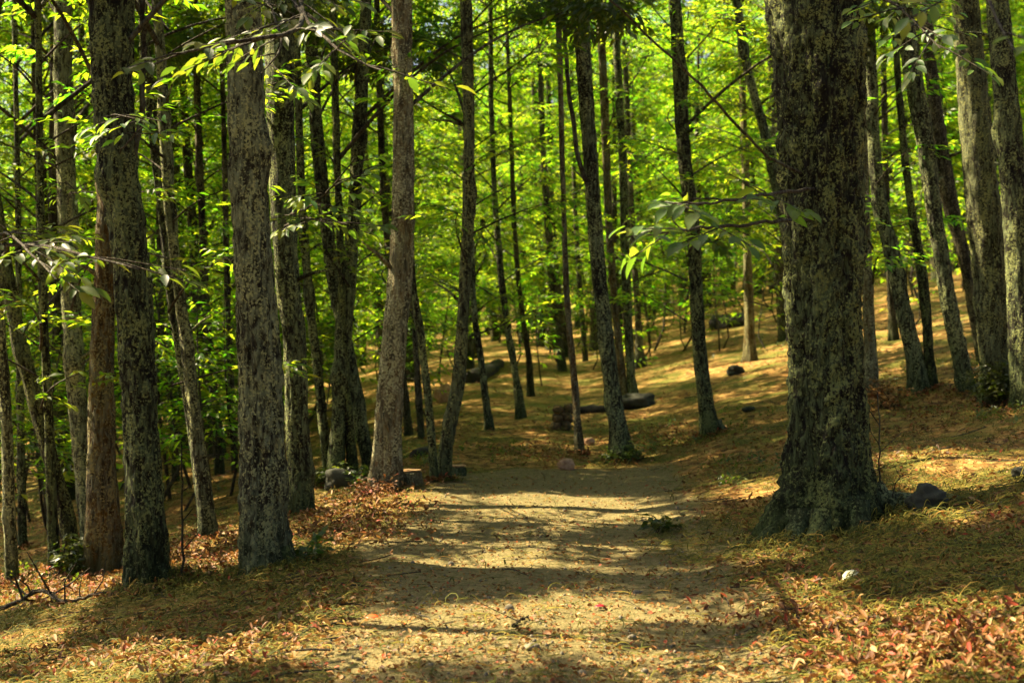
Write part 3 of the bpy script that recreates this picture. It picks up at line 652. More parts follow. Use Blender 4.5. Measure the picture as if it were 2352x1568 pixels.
def roots(key, spec, seed):
    t, B, PA, R, Y = TREES[key]; rs_ = np.random.default_rng(seed)
    for az, ln, r in spec:
        n = 14; tt = np.linspace(0, 1, n); a = az + .35 * np.sin(tt * 3 + rs_.uniform(0, 6)) * tt
        rad = R[1] * .72 + ln * tt
        X_ = B[0] + np.cos(a) * rad; Y_ = B[1] + np.sin(a) * rad
        Z_ = ground_z(X_, Y_) + r * .55 * (1 - tt) + .16 * np.exp(-tt * 7) - r * .5 * tt
        V, Q = tube(np.stack([X_, Y_, Z_], 1) - B, r * (1.25 - 1.0 * tt), 12)
        V = V + (.16 * r * fbm(V[:, 0] * 12, V[:, 1] * 12, V[:, 2] * 12, seed, 2))[:, None]
        obj('root', make_mesh('root', V, Q), M_bark, t)
roots('big', [(3.35, .55, .11), (-.25, .95, .10), (-1.2, .45, .10), (-1.9, .50, .09), (-2.5, .35, .10), (.6, .6, .1)], 3)
roots('left_dark', [(-.5, .22, .045), (-2.4, .2, .05), (-1.4, .16, .04)], 5)
roots('left_second', [(-.4, .3, .055), (-2.6, .2, .05), (-1.5, .18, .05)], 7)
roots('centre', [(-.3, .25, .05), (3.3, .2, .05)], 9)
roots('slope', [(-.2, .3, .05), (3.4, .2, .04)], 10)
bough('left_second', 'leafy_bough', [(585, -160, 9.6), (690, -20, 8.6), (700, 70, 8.1), (610, 95, 7.9), (520, 92, 7.8), (430, 105, 7.8), (350, 145, 7.8)], .02, .005, 14, L0=0.11, seed=1, spread=.3)
bough('left_second', 'leafy_bough', [(610, -200, 9.6), (690, 30, 8.3), (760, 110, 8.0), (880, 165, 7.8)], .018, .004, 14, L0=0.11, seed=2, spread=.28)
bough('left_second', 'leafy_bough', [(590, -100, 9.6), (640, 60, 8.5), (650, 130, 8.3), (600, 165, 8.2)], .012, .004, 7, L0=0.11, seed=12, spread=.25)
bough('left_leaning', 'leafy_bough', [(-20, 590, 11.4), (20, 560, 9.5), (110, 565, 8.5), (220, 590, 8.2), (320, 615, 8.0)], .02, .004, 22, L0=0.125, seed=3, spread=.32)
bough('left_leaning', 'leafy_bough', [(-20, 560, 11.4), (10, 530, 9.0), (60, 570, 8.2), (130, 640, 8.0)], .014, .004, 12, L0=0.125, seed=13, spread=.3)
bough('left_second_rear', 'leafy_bough', [(672, 500, 13.6), (720, 470, 12.4), (770, 420, 11.8), (815, 365, 11.6)], .014, .004, 11, L0=0.13, seed=4)
bough('left_second_rear', 'leafy_bough', [(672, 520, 13.6), (700, 500, 12.5), (760, 505, 11.8), (800, 515, 11.6)], .014, .004, 11, L0=0.13, seed=5)
bough('left_dark', 'bare_branch', [(306, 420, 9.0), (316, 345, 9.0), (328, 230, 9.0), (330, 100, 9.05), (326, -60, 9.1)], .026, .020)
bough('left_dark', 'leafy_twig', [(310, 350, 9.0), (340, 280, 8.6), (290, 262, 8.4), (235, 270, 8.3)], .008, .003, 6, L0=0.11, seed=6, spread=.15)
bough('left_straight', 'leafy_twig', [(160, 470, 12.8), (165, 430, 12), (150, 415, 11.6)], .008, .003, 5, L0=0.11, seed=7, spread=.15)
bough('big', 'leafy_bough', [(1800, 430, 9.6), (1700, 455, 8.2), (1610, 470, 7.4), (1520, 465, 7.0)], .014, .003, 6, seed=8, spread=.15, L0=.14)
bough('big', 'leafy_bough', [(1800, 500, 9.6), (1660, 520, 8.0), (1540, 530, 7.0), (1430, 545, 6.6)], .014, .003, 6, seed=9, spread=.15, L0=.14)
bough('big', 'leafy_bough', [(1985, -60, 9.8), (2060, 10, 9.2), (2110, 60, 8.9), (2160, 110, 8.6)], .012, .004, 14, seed=10, spread=.3, L0=.11)
bough('big', 'leafy_bough', [(1985, -200, 9.8), (2160, -120, 7.5), (2270, 0, 5.8), (2330, 120, 5.2)], .013, .004, 8, seed=11, spread=.2, L0=.11)
bough('big', 'dead_branch', [(1810, 420, 9.6), (1770, 365, 9.4), (1720, 320, 9.2), (1660, 250, 9.0), (1580, 170, 8.8), (1480, 75, 8.6), (1370, -30, 8.4)], .013, .006)
bough('centre', 'side_stem', [(1346, 440, 18.0), (1336, 405, 18.0), (1319, 302, 18.0), (1304, 191, 18.0), (1296, 76, 18.0), (1290, -50, 18.0)], .036, .024)
bough('slope', 'leafy_bough', [(1600, 520, 20.2), (1640, 560, 19.5), (1680, 500, 19.4)], .014, .004, 8, seed=14)

# ------------------------------------------------------------------ forest further back: copies of a few trees
def far_proto(k):
    rs = random.Random(900 + k)
    lean = -.05 + rs.uniform(-.04, .04)
    zz = np.linspace(0, 15, 9); r0 = rs.uniform(.11, .16)
    P = np.stack([lean * zz + .10 * np.sin(zz * rs.uniform(.3, .6) + k), rs.uniform(-.03, .03) * zz, zz], 1)
    P[0, :2] = 0
    R = r0 * (1 - zz / 17); R[0] *= 1.35
    return trunk_mesh(P, R, 14, .3, 40 + k, .1), lean
FP = [far_proto(k) for k in range(5)]
for f in FP: f[0].materials.append(M_bark_far)
rs = np.random.default_rng(21)
placed = [(B[0], Y) for (t, B, PA, R, Y) in TREES.values()]
def blocked(u, y):
    if y < 52 and 1470 < u < 1800: return True
    if y < 42 and u > 1960: return True
    if y < 33 and 900 < u < 1480: return True
    if y < 25: return True
    return False
nfar = 0; tries = 0
FAR_LABEL = 'slim far chestnut half veiled by bright leaves deep in the wood'
while nfar < 262 and tries < 12000:
    tries += 1
    y = 24 + 92 * rs.random() ** 1.15; x = rs.uniform(-1, 1) * (.39 * y + 3)
    if nfar > 225: y = rs.uniform(45, 95); x = rs.uniform(.0, .37) * y
    u = CX + x * F / y
    if blocked(u, y): continue
    if any((x - a) ** 2 + (y - b) ** 2 < (1.9 if y < 60 else 2.4) ** 2 for a, b in placed): continue
    placed.append((x, y)); k = nfar % 5
    t = thing('chestnut_tree', FAR_LABEL, 'tree', (x, y, float(ground_z(x, y))), 'slim chestnuts deep in the wood')
    s = rs.uniform(.85, 1.2)
    obj('trunk', FP[k][0], None, t).scale = (s, s, s)
    c = FAR_CROWNS[(nfar * 3 + k) % 5]; rz = rs.uniform(0, 6.28)
    for nm, me in crown_parts(c):
        o = obj(nm, me, None, t, (FP[k][1] * 4 * s, 0, 0), rz); o.scale = (s, s, s)
    nfar += 1
print('far trees', nfar, tries)
# unseen trees added outside the frame so that their crowns shade the path
shade = [(-7.5, 9), (-9.5, 13), (-6.6, 14.8), (-11, 17), (-8.8, 20), (-13, 22), (-5.2, 4.5), (-10.5, 6), (-3.6, 1.5), (7.2, 14), (9.5, 20), (6.0, 8.0), (4.5, 3.0), (-12, 26), (-7.5, 24), (-7.6, 6.2), (-12.5, 10), (-14.5, 14.5), (-10.5, 21.5), (-3.7, 7.0), (-5.6, 7.9), (-5.2, 10.2)]
for q, (x, y) in enumerate(shade):
    k = q % 5
    t = thing('chestnut_tree', 'unseen chestnut added outside the frame so that its crown shades the path', 'tree', (x, y, float(ground_z(x, y))), 'unseen chestnuts added to shade the path')
    obj('trunk', FP[k][0], None, t)
    lean = FP[k][1]
    clump_crown(t, 'shade%d' % q, lambda z: (lean * z, 0), 6.4, 7.5)

# ------------------------------------------------------------------ young growth
def sapling_pair(seed, h, n, L0=.16):
    rs = np.random.default_rng(seed); g = Geo(); O = []; D = []
    zz = np.linspace(0, h, 8)
    P = np.stack([.08 * h * np.sin(zz / h * 2 + seed), .06 * h * np.sin(zz / h * 3 + seed * 2), zz - .05], 1); P[0, :2] = 0
    g.add(*tube(P, np.linspace(.006 + .006 * h, .004, 8), 6, False))
    for q in range(n):
        f = rs.uniform(.25, 1); b = np.array([np.interp(f * h, zz, P[:, c]) for c in range(3)])
        az = q * 2.4 + rs.normal(0, .4); d = np.array([math.cos(az), math.sin(az), rs.uniform(-.1, .35)])
        ln = rs.uniform(.1, .45) * h * .5 * (1.2 - f)
        O.append(b + d * ln); D.append(d); g.add(*tube(np.stack([b, b + d * ln * .6, b + d * (ln + .28)]), [.007, .005, .0025], 4, False))
    V, Q = sprays(np.array(O), np.array(D), rs, 6, tw=.28, L0=L0)
    a = g.mesh('stem'); b = make_mesh('foliage', V, Q, False); a.materials.append(M_twig); b.materials.append(M_leaf); return a, b
SAPS = [sapling_pair(50 + k, h, n) for k, (h, n) in enumerate([(1.3, 16), (2.2, 34), (3.2, 60), (0.7, 8)])]
sap_list = [  # u, v of the foot, kind, label
    (418, 1345, None, ''),
    (1245, 885, 1, 'low leafy sapling on the rise behind the log pile'),
    (1440, 880, 0, 'small bright sapling between the centre trunk and the root mound'),
    (1660, 800, 1, 'leafy sapling beside the fallen log on the slope'),
    (1490, 770, 2, 'tall leafy sapling at the top of the slope right of the centre'),
    (1760, 800, 1, 'leafy sapling at the left flank of the huge trunk up the slope'),
    (2090, 760, 1, 'bright sapling up the slope between the right leaning trunks'),
    (420, 1175, 1, 'pale leaved sapling at the knee of the lichened left trunk'),
    (440, 1120, 2, 'tall sapling behind the lichened left trunk in the hollow'),
    (150, 1240, 2, 'shaded sapling behind the leaning left trunk'),
    (70, 1200, 2, 'dim leafy sapling near the left edge'),
    (215, 1160, 2, 'leafy sapling in the gap behind the brown trunk'),
    (760, 1040, 1, 'sapling behind the crossing trunks'),
    (900, 985, 2, 'leafy sapling behind the tan trunk'),
    (985, 960, 1, 'sapling beside the pinkish boulder behind the V pair'),
    (1030, 915, 2, 'tall sapling above the boulder behind the V pair'),
    (640, 1110, 1, 'sapling hidden between the thick pale trunk and its neighbour'),
    (1180, 850, 2, 'tall leafy sapling at the fallen trunk on the rise'),
    (1360, 850, 1, 'sapling just left of the tall centre trunk')]
for u, v, k, lab in sap_list:
    if k is None: continue
    g = on_ground(u, v); t = thing('sapling', lab, 'sapling', g, 'young chestnut saplings among the trunks', rng.uniform(0, 6))
    obj('stem', SAPS[k][0], None, t); obj('foliage', SAPS[k][1], None, t)
nuq = 0; tries = 0
while nuq < 200 and tries < 5000:
    tries += 1
    y = 21 + 45 * rng.random() ** 1.4; x = rng.uniform(-1, 1) * .38 * y
    if nuq >= 140: y = rng.uniform(19, 36); x = -rng.uniform(.12, .38) * y; u = CX + x * F / y
    if (y < 55 and 1470 < u < 1820) or (u > 1960 and y < 45) or (y < 34 and u > 950) or (y < 24 and u > 560): continue
    t = thing('sapling', 'small far sapling of bright leaves low among distant trunks', 'sapling', (x, y, float(ground_z(x, y))), 'far saplings low among distant trunks', rng.uniform(0, 6))
    k = 1 + nuq % 2; s = rng.uniform(.9, 1.5)
    for o in (obj('stem', SAPS[k][0], None, t), obj('foliage', SAPS[k][1], None, t)): o.scale = (s, s, s)
    nuq += 1

def stem_thing(name, label, cat, pts, r0, r1, ns=7, side=0, seed=0, m=None):
    g = on_ground(*pts[0][:2]); Y = g[1]; rs_ = np.random.default_rng(seed)
    P = np.array([px(u, v, Y) for u, v in pts]) - g; P[0][2] = -.05
    P, r = resample(P, np.linspace(r0, r1, len(P)), 16); P += rs_.normal(0, .004, P.shape)
    G = Geo().add(*tube(P, r, ns))
    for q in range(side):
        i = rs_.integers(3, 15); d = nrm(np.array([rs_.normal(), rs_.normal(), rs_.uniform(.3, 1)])) * rs_.uniform(.08, .25)
        G.add(*tube(np.stack([P[i], P[i] + d * .6, P[i] + d]), [r1, r1 * .8, r1 * .5], 4, False))
    return tag(obj(name, G.mesh(name), m or M_twig, None, g), label, cat)
stem_thing('dead_stem', 'thin dark bare stem standing between the two thick left trunks', 'stem', [(418, 1338), (420, 1260), (416, 1180), (421, 1105), (417, 1020)], .011, .006, seed=3, side=3)
stem_thing('dead_stem', 'thin dark bare stem standing by the right flank of the huge trunk', 'stem', [(2022, 1180), (2018, 1100), (2021, 1000), (2016, 900)], .009, .004, seed=4, side=5)
stem_thing('dead_stem', 'short crooked twig stem near the black rock', 'stem', [(2045, 1190), (2050, 1130), (2062, 1095), (2095, 1085)], .006, .003, seed=5, side=4)

# ------------------------------------------------------------------ rocks, logs, stumps
def rock_mesh(seed, sx, sy, sz):
    n, m_ = 22, 30
    ph = np.linspace(0, np.pi, n); th = np.linspace(0, 2 * np.pi, m_, endpoint=False)
    Pp, Tt = np.meshgrid(ph, th, indexing='ij')
    d = np.stack([np.sin(Pp) * np.cos(Tt), np.sin(Pp) * np.sin(Tt), np.cos(Pp)], -1)
    r = 1 + .28 * fbm(d[..., 0] * 1.5 + seed, d[..., 1] * 1.5, d[..., 2] * 1.5, seed, 2) + .07 * fbm(d[..., 0] * 5, d[..., 1] * 5, d[..., 2] * 5, seed + 3, 3)
    d = np.sign(d) * np.abs(d) ** .93
    V = (d * r[..., None] * np.array([sx, sy, sz])).reshape(-1, 3)
    i, j = np.meshgrid(np.arange(n - 1), np.arange(m_), indexing='ij'); a = i * m_ + j; b = i * m_ + (j + 1) % m_
    return make_mesh('rock', V, np.stack([a, a + m_, b + m_, b], -1).reshape(-1, 4))
def rock(name, label, u, v, wpx, hpx, m, seed, rz=0, ratio=.8, cat='rock'):
    g = on_ground(u, v); s = g[1] / F
    o = obj(name, rock_mesh(seed, wpx * s / 2, wpx * s / 2 * ratio, hpx * s / 2 * 1.25), m, None, g + np.array([0, 0, hpx * s * .40]), rz)
    return tag(o, label, cat)
rock('rock', 'dark mossy rock lying on the litter right of the huge trunk', 2133, 1174, 98, 52, M_rock, 3, .2)
rock('rock', 'dark stone at the right edge in bright litter', 2345, 1098, 44, 22, M_rock, 5)
rock('stone', 'pinkish stone at the head of the path', 1300, 1078, 38, 24, M_stone, 7)
rock('stone', 'small reddish stone right of the reddish pole', 1352, 1022, 30, 16, M_stone, 9)
rock('boulder', 'pinkish boulder in foliage behind the V pair', 1022, 920, 46, 40, M_stone, 11)
rock('stone', 'small greyish stone lying near the bottom of the path', 1222, 1495, 34, 15, M_stone_grey, 13, .3)
rock('stone', 'low dark clod on the slope above the sunny streak', 1690, 860, 38, 20, M_rock, 15)
rock('stone', 'small dark stone right of the bright slope streak', 1720, 945, 30, 12, M_rock, 17)
rock('root_mound', 'dark earthy root mound under the trunk right of the centre trunk', 1462, 937, 84, 34, M_rock, 19, cat='mound')
rock('mossy_mound', 'mossy dark mound with ferns at the crossing trunks', 785, 1122, 78, 44, M_rock, 23, cat='mound')
rock('pebble', 'white pebble at the far right of the path', 1468, 1520, 14, 8, M_stone, 31)

def log_thing(name, label, a, b, r, m, seed, cat='log', sag=.5, cut=None):
    """a, b: (u, v, depth-or-None) of the two ends on the ground."""
    ends = []
    for u, v in (a, b):
        ends.append(on_ground(u, v))
    base = (ends[0] + ends[1]) / 2
    P = np.linspace(ends[0], ends[1], 20)
    P[:, 2] = ground_z(P[:, 0], P[:, 1]) * (1 - sag) + P[:, 2] * sag + r * .35
    rs_ = np.random.default_rng(seed)
    P += np.cumsum(rs_.normal(0, r * .08, P.shape), 0) * np.array([1, 1, .3])
    V, Q = tube(P - base, r * np.linspace(1.1, .85, 20), 16)
    nv = fbm(V[:, 0] * 6, V[:, 1] * 6, V[:, 2] * 6, seed, 3)
    V = V + (nv * r * .26)[:, None] * np.array([.6, .8, 1])
    t = thing(name, label, cat, base)
    obj('bark', make_mesh(name, V, Q), m, t)
    if cut:
        c = P[0] - base; d = nrm(P[0] - P[2]); V2, Q2 = tube(np.stack([c - d * .01, c + d * .012]), [r * .95, r * .93], 16)
        obj('cut_face', make_mesh('cut_face', V2, Q2, False), M_cutwood, t)
    return t
log_thing('fallen_log', 'thick dark fallen log lying behind the reddish pole', (1300, 948), (1420, 945), .10, M_deadwood, 3)
log_thing('fallen_log', 'dark fallen log high on the slope beside a pale trunk', (1640, 755), (1745, 738), .26, M_deadwood, 5)
log_thing('fallen_log', 'dark fallen trunk lying on the rise left of the leaning slender trunk', (1082, 880), (1158, 842), .20, M_deadwood, 7)
log_thing('fallen_log', 'short dark log in shade behind the tan trunk and stump', (955, 1050), (985, 1040), .08, M_deadwood, 9)
# heap of tan mossy blocks by the log
g = on_ground(1290, 988); t = thing('block_heap', 'low heap of tan mossy blocks left of the reddish pole', 'heap', g)
s = g[1] / F; q = 0
M_block = simple_mat('mossy_block', (.03, .032, .010), (.17, .105, .035), 11, c3=(.26, .17, .065))
for cxp, zc, w_, h_ in [(-14, 8, 24, 24), (9, 9, 26, 26), (-10, 28, 22, 22), (12, 30, 22, 24), (-8, 48, 22, 20), (14, 50, 20, 18)]:
    b = obj('block', rock_mesh(70 + q, w_ * s * .52, w_ * s * .6, h_ * s * .56), M_block, t, (cxp * s, (q % 2) * .04, zc * s), q * .7); q += 1
def stump(label, u, v, wpx, hpx, seed):
    g = on_ground(u, v); s = g[1] / F; r = wpx * s / 2; h = hpx * s
    P = np.array([(0, 0, 0), (0, 0, h * .3), (0, 0, h * .7), (0, 0, h)]); R = np.array([r * 1.2, r * 1.02, r * .97, r * .95])
    t = thing('stump', label, 'stump', g)
    obj('bark', trunk_mesh(P, R, 40, .02, seed, .18, lobe_amp=.12, sink=.1), M_bark_tan if seed % 2 else M_bark, t)
    V, Q = tube(np.array([(0, 0, h + .02), (0, 0, h + .035)]), [r * .93, r * .88], 24); obj('cut_face', make_mesh('cut_face', V, Q, False), M_cutwood, t)
stump('sawn tree stump touching the right side of the tan trunk', 946, 1120, 48, 34, 61)
stump('low sawn stump at the path end beside the V pair', 1050, 1092, 44, 18, 62)

def fallen_branch(label, pts, r0, r1, seed, side=6, name='fallen_branch'):
    G = Geo(); rs_ = np.random.default_rng(seed)
    base = on_ground(*pts[0][:2])
    P = np.array([on_ground(u, v) + np.array([0, 0, h]) for u, v, h in pts]) - base
    P, r = resample(P, np.linspace(r0, r1, len(P)), 40); P += rs_.normal(0, .006, P.shape)
    G.add(*tube(P, r, 8))
    for q in range(side):
        i = rs_.integers(4, 38); d = np.array([rs_.normal(0, .5), rs_.normal(0, .3), rs_.uniform(-.05, .8)]); d = nrm(d) * rs_.uniform(.12, .45)
        m_ = P[i] + d * .5 + rs_.normal(0, .03, 3)
        G.add(*tube(np.stack([P[i], m_, P[i] + d]), [r[i] * .6, r[i] * .45, r[i] * .25], 5, False))
    return tag(obj(name, G.mesh(name), M_twig, None, base), label, 'branch')
fallen_branch('crooked dark fallen branch lying at the lower left corner', [(-30, 1420, .05), (40, 1400, .06), (95, 1386, .12), (150, 1400, .05), (215, 1388, .08), (275, 1380, .06)], .022, .009, 3, 12)
fallen_branch('small crooked twig on the lit sand of the path', [(1178, 1444, .01), (1195, 1432, .02), (1212, 1424, .02)], .007, .004, 5, 2, 'twig')
fallen_branch('thin fallen twig across the left bank in sunlight', [(140, 1330, .03), (175, 1310, .05), (205, 1290, .10)], .008, .004, 7, 3, 'twig')

def single_leaf(name, label, u, v, L, m, rz, tilt=.3):
    g = on_ground(u, v)
    X = np.array([[math.cos(rz), math.sin(rz), tilt]]); U = np.array([[0, -.35, 1.0]])
    V, Q = blades(np.zeros((1, 3)), X, U, np.array([L]), np.array([L * .5]), LN_V, LN_Q2)
    o = obj(name, make_mesh(name, V, Q), m, None, g + np.array([0, 0, .02])); o.modifiers.new('thickness', 'SOLIDIFY').thickness = .0012
    tag(o, label, 'leaf')
single_leaf('leaf', 'pale whitish leaf tilted up on catkins in front of the huge trunk', 1935, 1342, .15, M_pale, .5, .5)
single_leaf('leaf', 'bright red leaf lying on the path edge', 838, 1428, .09, M_red, .2, .2)
single_leaf('leaf', 'yellow green leaf lying in shade at lower left', 435, 1476, .17, M_ygleaf, .3, .25)
single_leaf('leaf', 'orange red leaf on the lit sand of the path', 1365, 1402, .07, M_red, .1, .2)

# ------------------------------------------------------------------ bush, ferns
def bush(label, spots, seed, hmax, m, name='bush', L=.07):
    c = on_ground(*spots[0][:2]); G = Geo(); rs_ = np.random.default_rng(seed); t = thing(name, label, name, c)
    O = []; D = []
    for u, v, n in spots:
        b = on_ground(u, v) - c
        for q in range(n):
            az = rs_.uniform(0, 6.28); tip = b + np.array([math.cos(az) * .25 * hmax, math.sin(az) * .2 * hmax, 0]) * rs_.uniform(.2, 1.3) + np.array([0, 0, hmax * rs_.uniform(.35, 1)])
            root = b + np.array([rs_.normal(0, .1), rs_.normal(0, .08), -.03]); mid = (root + tip) / 2 + rs_.normal(0, .04, 3)
            obj('stem', Geo().add(*tube(np.stack([root, mid, tip]), [.006, .004, .002], 4, False)).mesh('stem'), M_twig, t)
            for f in (.45, .7, .95):
                O.append(root + (tip - root) * f); D.append(nrm(np.array([rs_.normal(), rs_.normal(), .3])))
    V, Q = sprays(np.array(O), np.array(D), rs_, 6, tw=.16, L0=L, wr=.55); obj('foliage', make_mesh('foliage', V, Q, False), m, t)
bush('low green bush with twiggy leaves around the foot of the thick right trunk', [(2290, 935, 26), (2255, 925, 16), (2330, 935, 18), (2310, 930, 12)], 3, .55, M_herb)
bush('reddish dry twiggy plant at the foot of the tan trunk beside the huge one', [(2035, 935, 12), (2015, 940, 8), (2060, 940, 6)], 5, .40, M_dry, 'dry_shrub', .06)
bush('small green plant in shade at the right of the thick pale trunk foot', [(725, 1295, 7)], 7, .14, M_herb, 'seedling', .09)
bush('small dark green seedling on the right half of the path', [(1525, 1222, 6)], 9, .10, M_herb, 'seedling', .09)
bush('leafy green tuft behind the brown trunk foot at left', [(160, 1330, 12)], 11, .45, M_herb, 'seedling', .10)
bush('ferny yellow green tuft on the mossy mound by the crossing trunks', [(765, 1112, 12), (800, 1112, 12), (735, 1120, 8), (830, 1118, 8)], 13, .26, M_herb, 'fern', .08)
bush('dry pale tuft on the bank below the tan trunk', [(855, 1140, 10), (880, 1140, 6), (830, 1150, 6)], 15, .18, M_dry, 'dry_tuft', .05)
bush('green ivy tuft at the foot of the tall centre trunk', [(1458, 1062, 10), (1425, 1066, 6)], 17, .25, M_herb, 'seedling', .06)

# ------------------------------------------------------------------ litter (nobody could count it)
def frustum_pts(n, y0, y1, rs_, power=2.0, margin=1.12):
    t = rs_.random(n); y = 1 / ((1 / y0 ** (power - 1) * (1 - t) + 1 / y1 ** (power - 1) * t) ** (1 / (power - 1)))
    return rs_.uniform(-1, 1, n) * .36 * y * margin, y
def ground_n(x, y):
    e = .06
    return nrm(np.stack([-(ground_z(x + e, y) - ground_z(x - e, y)) / (2 * e), -(ground_z(x, y + e) - ground_z(x, y - e)) / (2 * e), np.ones_like(x)], -1))
rs = np.random.default_rng(77)
# dry chestnut leaves
x, y = frustum_pts(76000, 5.4, 44, rs, 1.7)
pm = path_mask(x, y); clump = fbm(x * .8, y * .8, x * 0, 55, 3)
keep = rs.random(len(x)) < np.clip(.28 + .75 * clump, .05, 1) * np.clip(1 - 1.25 * pm, .03, 1)
x, y = x[keep], y[keep]; z = ground_z(x, y)
zone = np.zeros(len(x))
for (u0, v0, ru, rv, n) in [(2150, 1500, 230, 66, 1900), (1800, 1400, 140, 65, 350), (140, 1350, 190, 46, 1800), (480, 1290, 95, 48, 900), (790, 1215, 140, 48, 900), (800, 1165, 150, 28, 700), (280, 1530, 230, 55, 500), (470, 1525, 150, 50, 350), (2080, 940, 130, 30, 350), (1250, 1045, 80, 25, 300), (1500, 1000, 110, 25, 350)]:
    r_ = np.sqrt(rs.random(n)); a_ = rs.uniform(0, 6.28, n)
    uu_ = u0 + ru * r_ * np.cos(a_); vv_ = v0 + rv * r_ * np.sin(a_)
    hits = [(u_, ground_hit(u_, v_, 5.0, 40)) for u_, v_ in zip(uu_[::4], vv_[::4])]
    hx = np.array([((u_ - CX) * Y_ / F, Y_) for u_, Y_ in hits if Y_]); hx = np.repeat(hx, 4, 0) + rs.normal(0, .20, (len(hx) * 4, 2))
    x = np.r_[x, hx[:, 0]]; y = np.r_[y, hx[:, 1]]; zone = np.r_[zone, np.ones(len(hx))]
for key, (t_, B_, PA_, R_, Y_) in TREES.items():
    if Y_ < 21:
        n = int(90 + 500 * R_[1]); a_ = rs.uniform(0, 6.28, n); r_ = R_[0] * (.95 + np.abs(rs.normal(0, .45, n)))
        x = np.r_[x, B_[0] + np.cos(a_) * r_]; y = np.r_[y, B_[1] + np.sin(a_) * r_]; zone = np.r_[zone, np.full(n, .8)]
z = ground_z(x, y)
n_ = len(x); az = rs.uniform(0, 6.28, n_); Nn = ground_n(x, y)
X = np.stack([np.cos(az), np.sin(az), rs.normal(.05, .22, n_) * (1 + zone)], 1); U = Nn + rs.normal(0, .42, (n_, 3))
L = rs.uniform(.024, .078, n_)
V, Q = blades(np.stack([x, y, z + rs.uniform(.004, .03, n_) + zone * rs.uniform(0, .05, n_)], 1), X, U, L, L * rs.uniform(.28, .42, n_), LD_V, LD_Q)
tag(obj('leaf_litter', make_mesh('leaf_litter', V, Q, True), M_dry), 'dry brown fallen leaves scattered over the forest floor', 'leaf litter', kind='stuff')
# catkins: curly strings
x, y = frustum_pts(74000, 5.4, 24, rs, 2.0)
pm = path_mask(x, y); clump = fbm(x * .9, y * .9, x * 0, 57, 3)
bigB = TREES['big'][1]; dt = np.hypot(x - bigB[0], (y - bigB[1]) * .8)
keep = rs.random(len(x)) < np.clip(.70 - .45 * clump, .2, 1) * np.clip(1 - 1.1 * pm, .07, 1)
x, y = x[keep], y[keep]; n_ = len(x)
# heaps against the big roots
def around(key, n, r0, r1):
    B = TREES[key][1]; a = rs.uniform(0, 6.28, n); r = rs.uniform(r0, r1, n); return B[0] + np.cos(a) * r, B[1] + np.sin(a) * r
for key, n, r0, r1 in [('big', 2600, .45, 1.5), ('left_second', 900, .18, .7), ('left_dark', 700, .16, .6), ('left_brown', 300, .15, .5)] + [(kk, 140, TREES[kk][3][0] * .95, TREES[kk][3][0] * 2.2) for kk in ('left_second_rear', 'tan', 'cross_right', 'centre', 'slope', 'left_leaning', 'left_pair_front', 'vee_right', 'right_thick', 'right_lean_long', 'right_lean_first')]:
    ax, ay = around(key, n, r0, r1); x = np.r_[x, ax]; y = np.r_[y, ay]
n_ = len(x); az = rs.uniform(0, 6.28, n_); cv = rs.normal(0, 5.5, n_); Ln = rs.uniform(.05, .20, n_); K = 6
h0 = rs.uniform(.004, .03, n_); arch = np.abs(rs.normal(0, .022, n_))
for key, rr in (('big', 1.2), ('left_second', .6), ('left_dark', .5)):
    B = TREES[key][1]; dd = np.hypot(x - B[0], y - B[1]); h0 += np.clip(1 - dd / rr, 0, 1) * rs.uniform(0, .10, n_); arch += np.clip(1 - dd / rr, 0, 1) * .03
ppx = x.copy(); ppy = y.copy(); pts = []
for k in range(K):
    tt = k / (K - 1); zz = ground_z(ppx, ppy) + h0 + arch * math.sin(math.pi * tt)
    pts.append(np.stack([ppx, ppy, zz], 1)); a2 = az + cv * Ln * tt * 3
    ppx = ppx + np.cos(a2) * Ln / (K - 1); ppy = ppy + np.sin(a2) * Ln / (K - 1)
pts = np.stack(pts, 1)
tan = np.gradient(pts, axis=1); sd = nrm(np.cross(tan, np.array([0, 0, 1.0]))); w = rs.uniform(.0022, .0056, n_)[:, None, None] * np.sin(np.linspace(.5, 2.7, K))[None, :, None]
upv = np.array([0, 0, 1.0]) * w * .9
ring = np.stack([pts - sd * w, pts + upv, pts + sd * w], 2)       # three-sided strand, open below
V = ring.reshape(-1, 3); Q = []
for k in range(K - 1):
    for s_ in (0, 1):
        a = k * 3 + s_; Q.append((a, a + 1, a + 4, a + 3))
Q = (np.array(Q)[None] + (np.arange(n_) * K * 3)[:, None, None]).reshape(-1, 4)
tag(obj('catkin_litter', make_mesh('catkin_litter', V, Q, True), M_catkin), 'tangled yellow green fallen catkins covering the ground beside the path', 'catkins', kind='stuff')
# crumbs and pebbles on the trodden earth
x, y = frustum_pts(52000, 5.4, 22, rs, 2.0); pm = path_mask(x, y); k_ = rs.random(len(x)) < np.where(pm > .25, .55, .9); x, y = x[k_], y[k_]; n_ = len(x)
az = rs.uniform(0, 6.28, n_); L = rs.uniform(.010, .036, n_)
V, Q = blades(np.stack([x, y, ground_z(x, y) + .006], 1), np.stack([np.cos(az), np.sin(az), rs.normal(0, .3, n_)], 1), np.array([[0, 0, 1.0]]) + rs.normal(0, .4, (n_, 3)), L, L * .7, LD_V, LD_Q)
tag(obj('leaf_crumbs', make_mesh('leaf_crumbs', V, Q, True), M_dry), 'leaf crumbs and bits strewn over the path and verges', 'crumbs', kind='stuff')

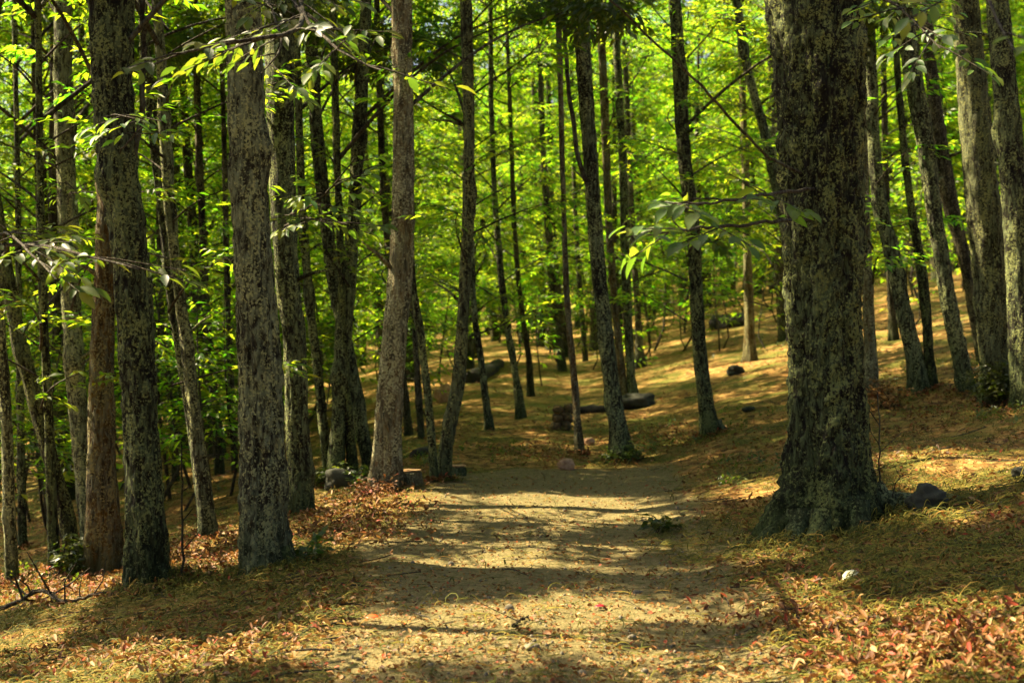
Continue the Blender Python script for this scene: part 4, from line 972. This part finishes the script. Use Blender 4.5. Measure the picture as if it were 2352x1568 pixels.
# fallen twigs
x, y = frustum_pts(1500, 5.6, 40, rs, 1.6); k_ = rs.random(len(x)) < np.clip(1.05 - path_mask(x, y), .08, 1); x, y = x[k_], y[k_]
G = Geo()
for xx, yy in zip(x, y):
    az = rs.uniform(0, 6.28); ln = rs.uniform(.08, .42); n = 5; tt = np.linspace(-.5, .5, n)
    X_ = xx + np.cos(az) * ln * tt + rs.normal(0, .008, n); Y_ = yy + np.sin(az) * ln * tt + rs.normal(0, .008, n)
    G.add(*tube(np.stack([X_, Y_, ground_z(X_, Y_) + .012 + rs.uniform(0, .02)], 1), np.linspace(.006, .003, n) * rs.uniform(.5, 1.2), 4, False))
tag(obj('twig_litter', G.mesh('twig_litter'), M_twig), 'thin dead twigs strewn over the forest floor', 'twigs', kind='stuff')
# pebbles on the path and verges
x, y = frustum_pts(2600, 5.6, 19, rs, 2.0); k_ = rs.random(len(x)) < np.clip(path_mask(x, y), .1, 1) ; x, y = x[k_], y[k_]; n_ = len(x)
i, j = np.meshgrid(np.arange(4), np.arange(7), indexing='ij'); a_ = i * 7 + j; b_ = i * 7 + (j + 1) % 7
PQ = np.stack([a_, a_ + 7, b_ + 7, b_], -1).reshape(-1, 4); ph = np.linspace(.05, np.pi - .05, 5); th = np.linspace(0, 2 * np.pi, 7, endpoint=False)
PV = np.stack([np.outer(np.sin(ph), np.cos(th)), np.outer(np.sin(ph), np.sin(th)), np.outer(np.cos(ph), np.ones(7))], -1).reshape(-1, 3)
sz = rs.uniform(.003, .012, n_) * np.where(rs.random(n_) < .05, 2.2, 1)
V = np.stack([x, y, ground_z(x, y) + sz * .3], 1)[:, None] + PV[None] * (sz[:, None, None] * rs.uniform(.6, 1.3, (n_, 1, 3))) * (1 + rs.normal(0, .1, (n_, len(PV), 1)))
tag(obj('gravel', make_mesh('gravel', V.reshape(-1, 3), (PQ[None] + (np.arange(n_) * len(PV))[:, None, None]).reshape(-1, 4)), M_stone_grey), 'small grit and pebbles on the path', 'pebbles', kind='stuff')
# low sprouts and moss-like tufts on the verges and the slope
x, y = frustum_pts(2600, 6.5, 45, rs, 1.5); cl_ = fbm(x * .45, y * .45, x * 0, 91, 3); k_ = (cl_ > .15) & (path_mask(x, y) < .12) & (y > 12.5); x, y = x[k_], y[k_]
O = []; D = []
for q in range(3):
    az = rs.uniform(0, 6.28, len(x)); O.append(np.stack([x, y, ground_z(x, y) + .01], 1) + rs.normal(0, .03, (len(x), 3)) * [1, 1, 0]); D.append(np.stack([np.cos(az), np.sin(az), rs.uniform(.5, 2.2, len(x))], 1))
V, Q = sprays(np.concatenate(O), np.concatenate(D), rs, 5, tw=.10, L0=.055, wr=.42, droop=.1)
tag(obj('undergrowth', make_mesh('undergrowth', V, Q, False), M_herb), 'scattered low green sprouts on the verges and the slope', 'undergrowth', kind='stuff')
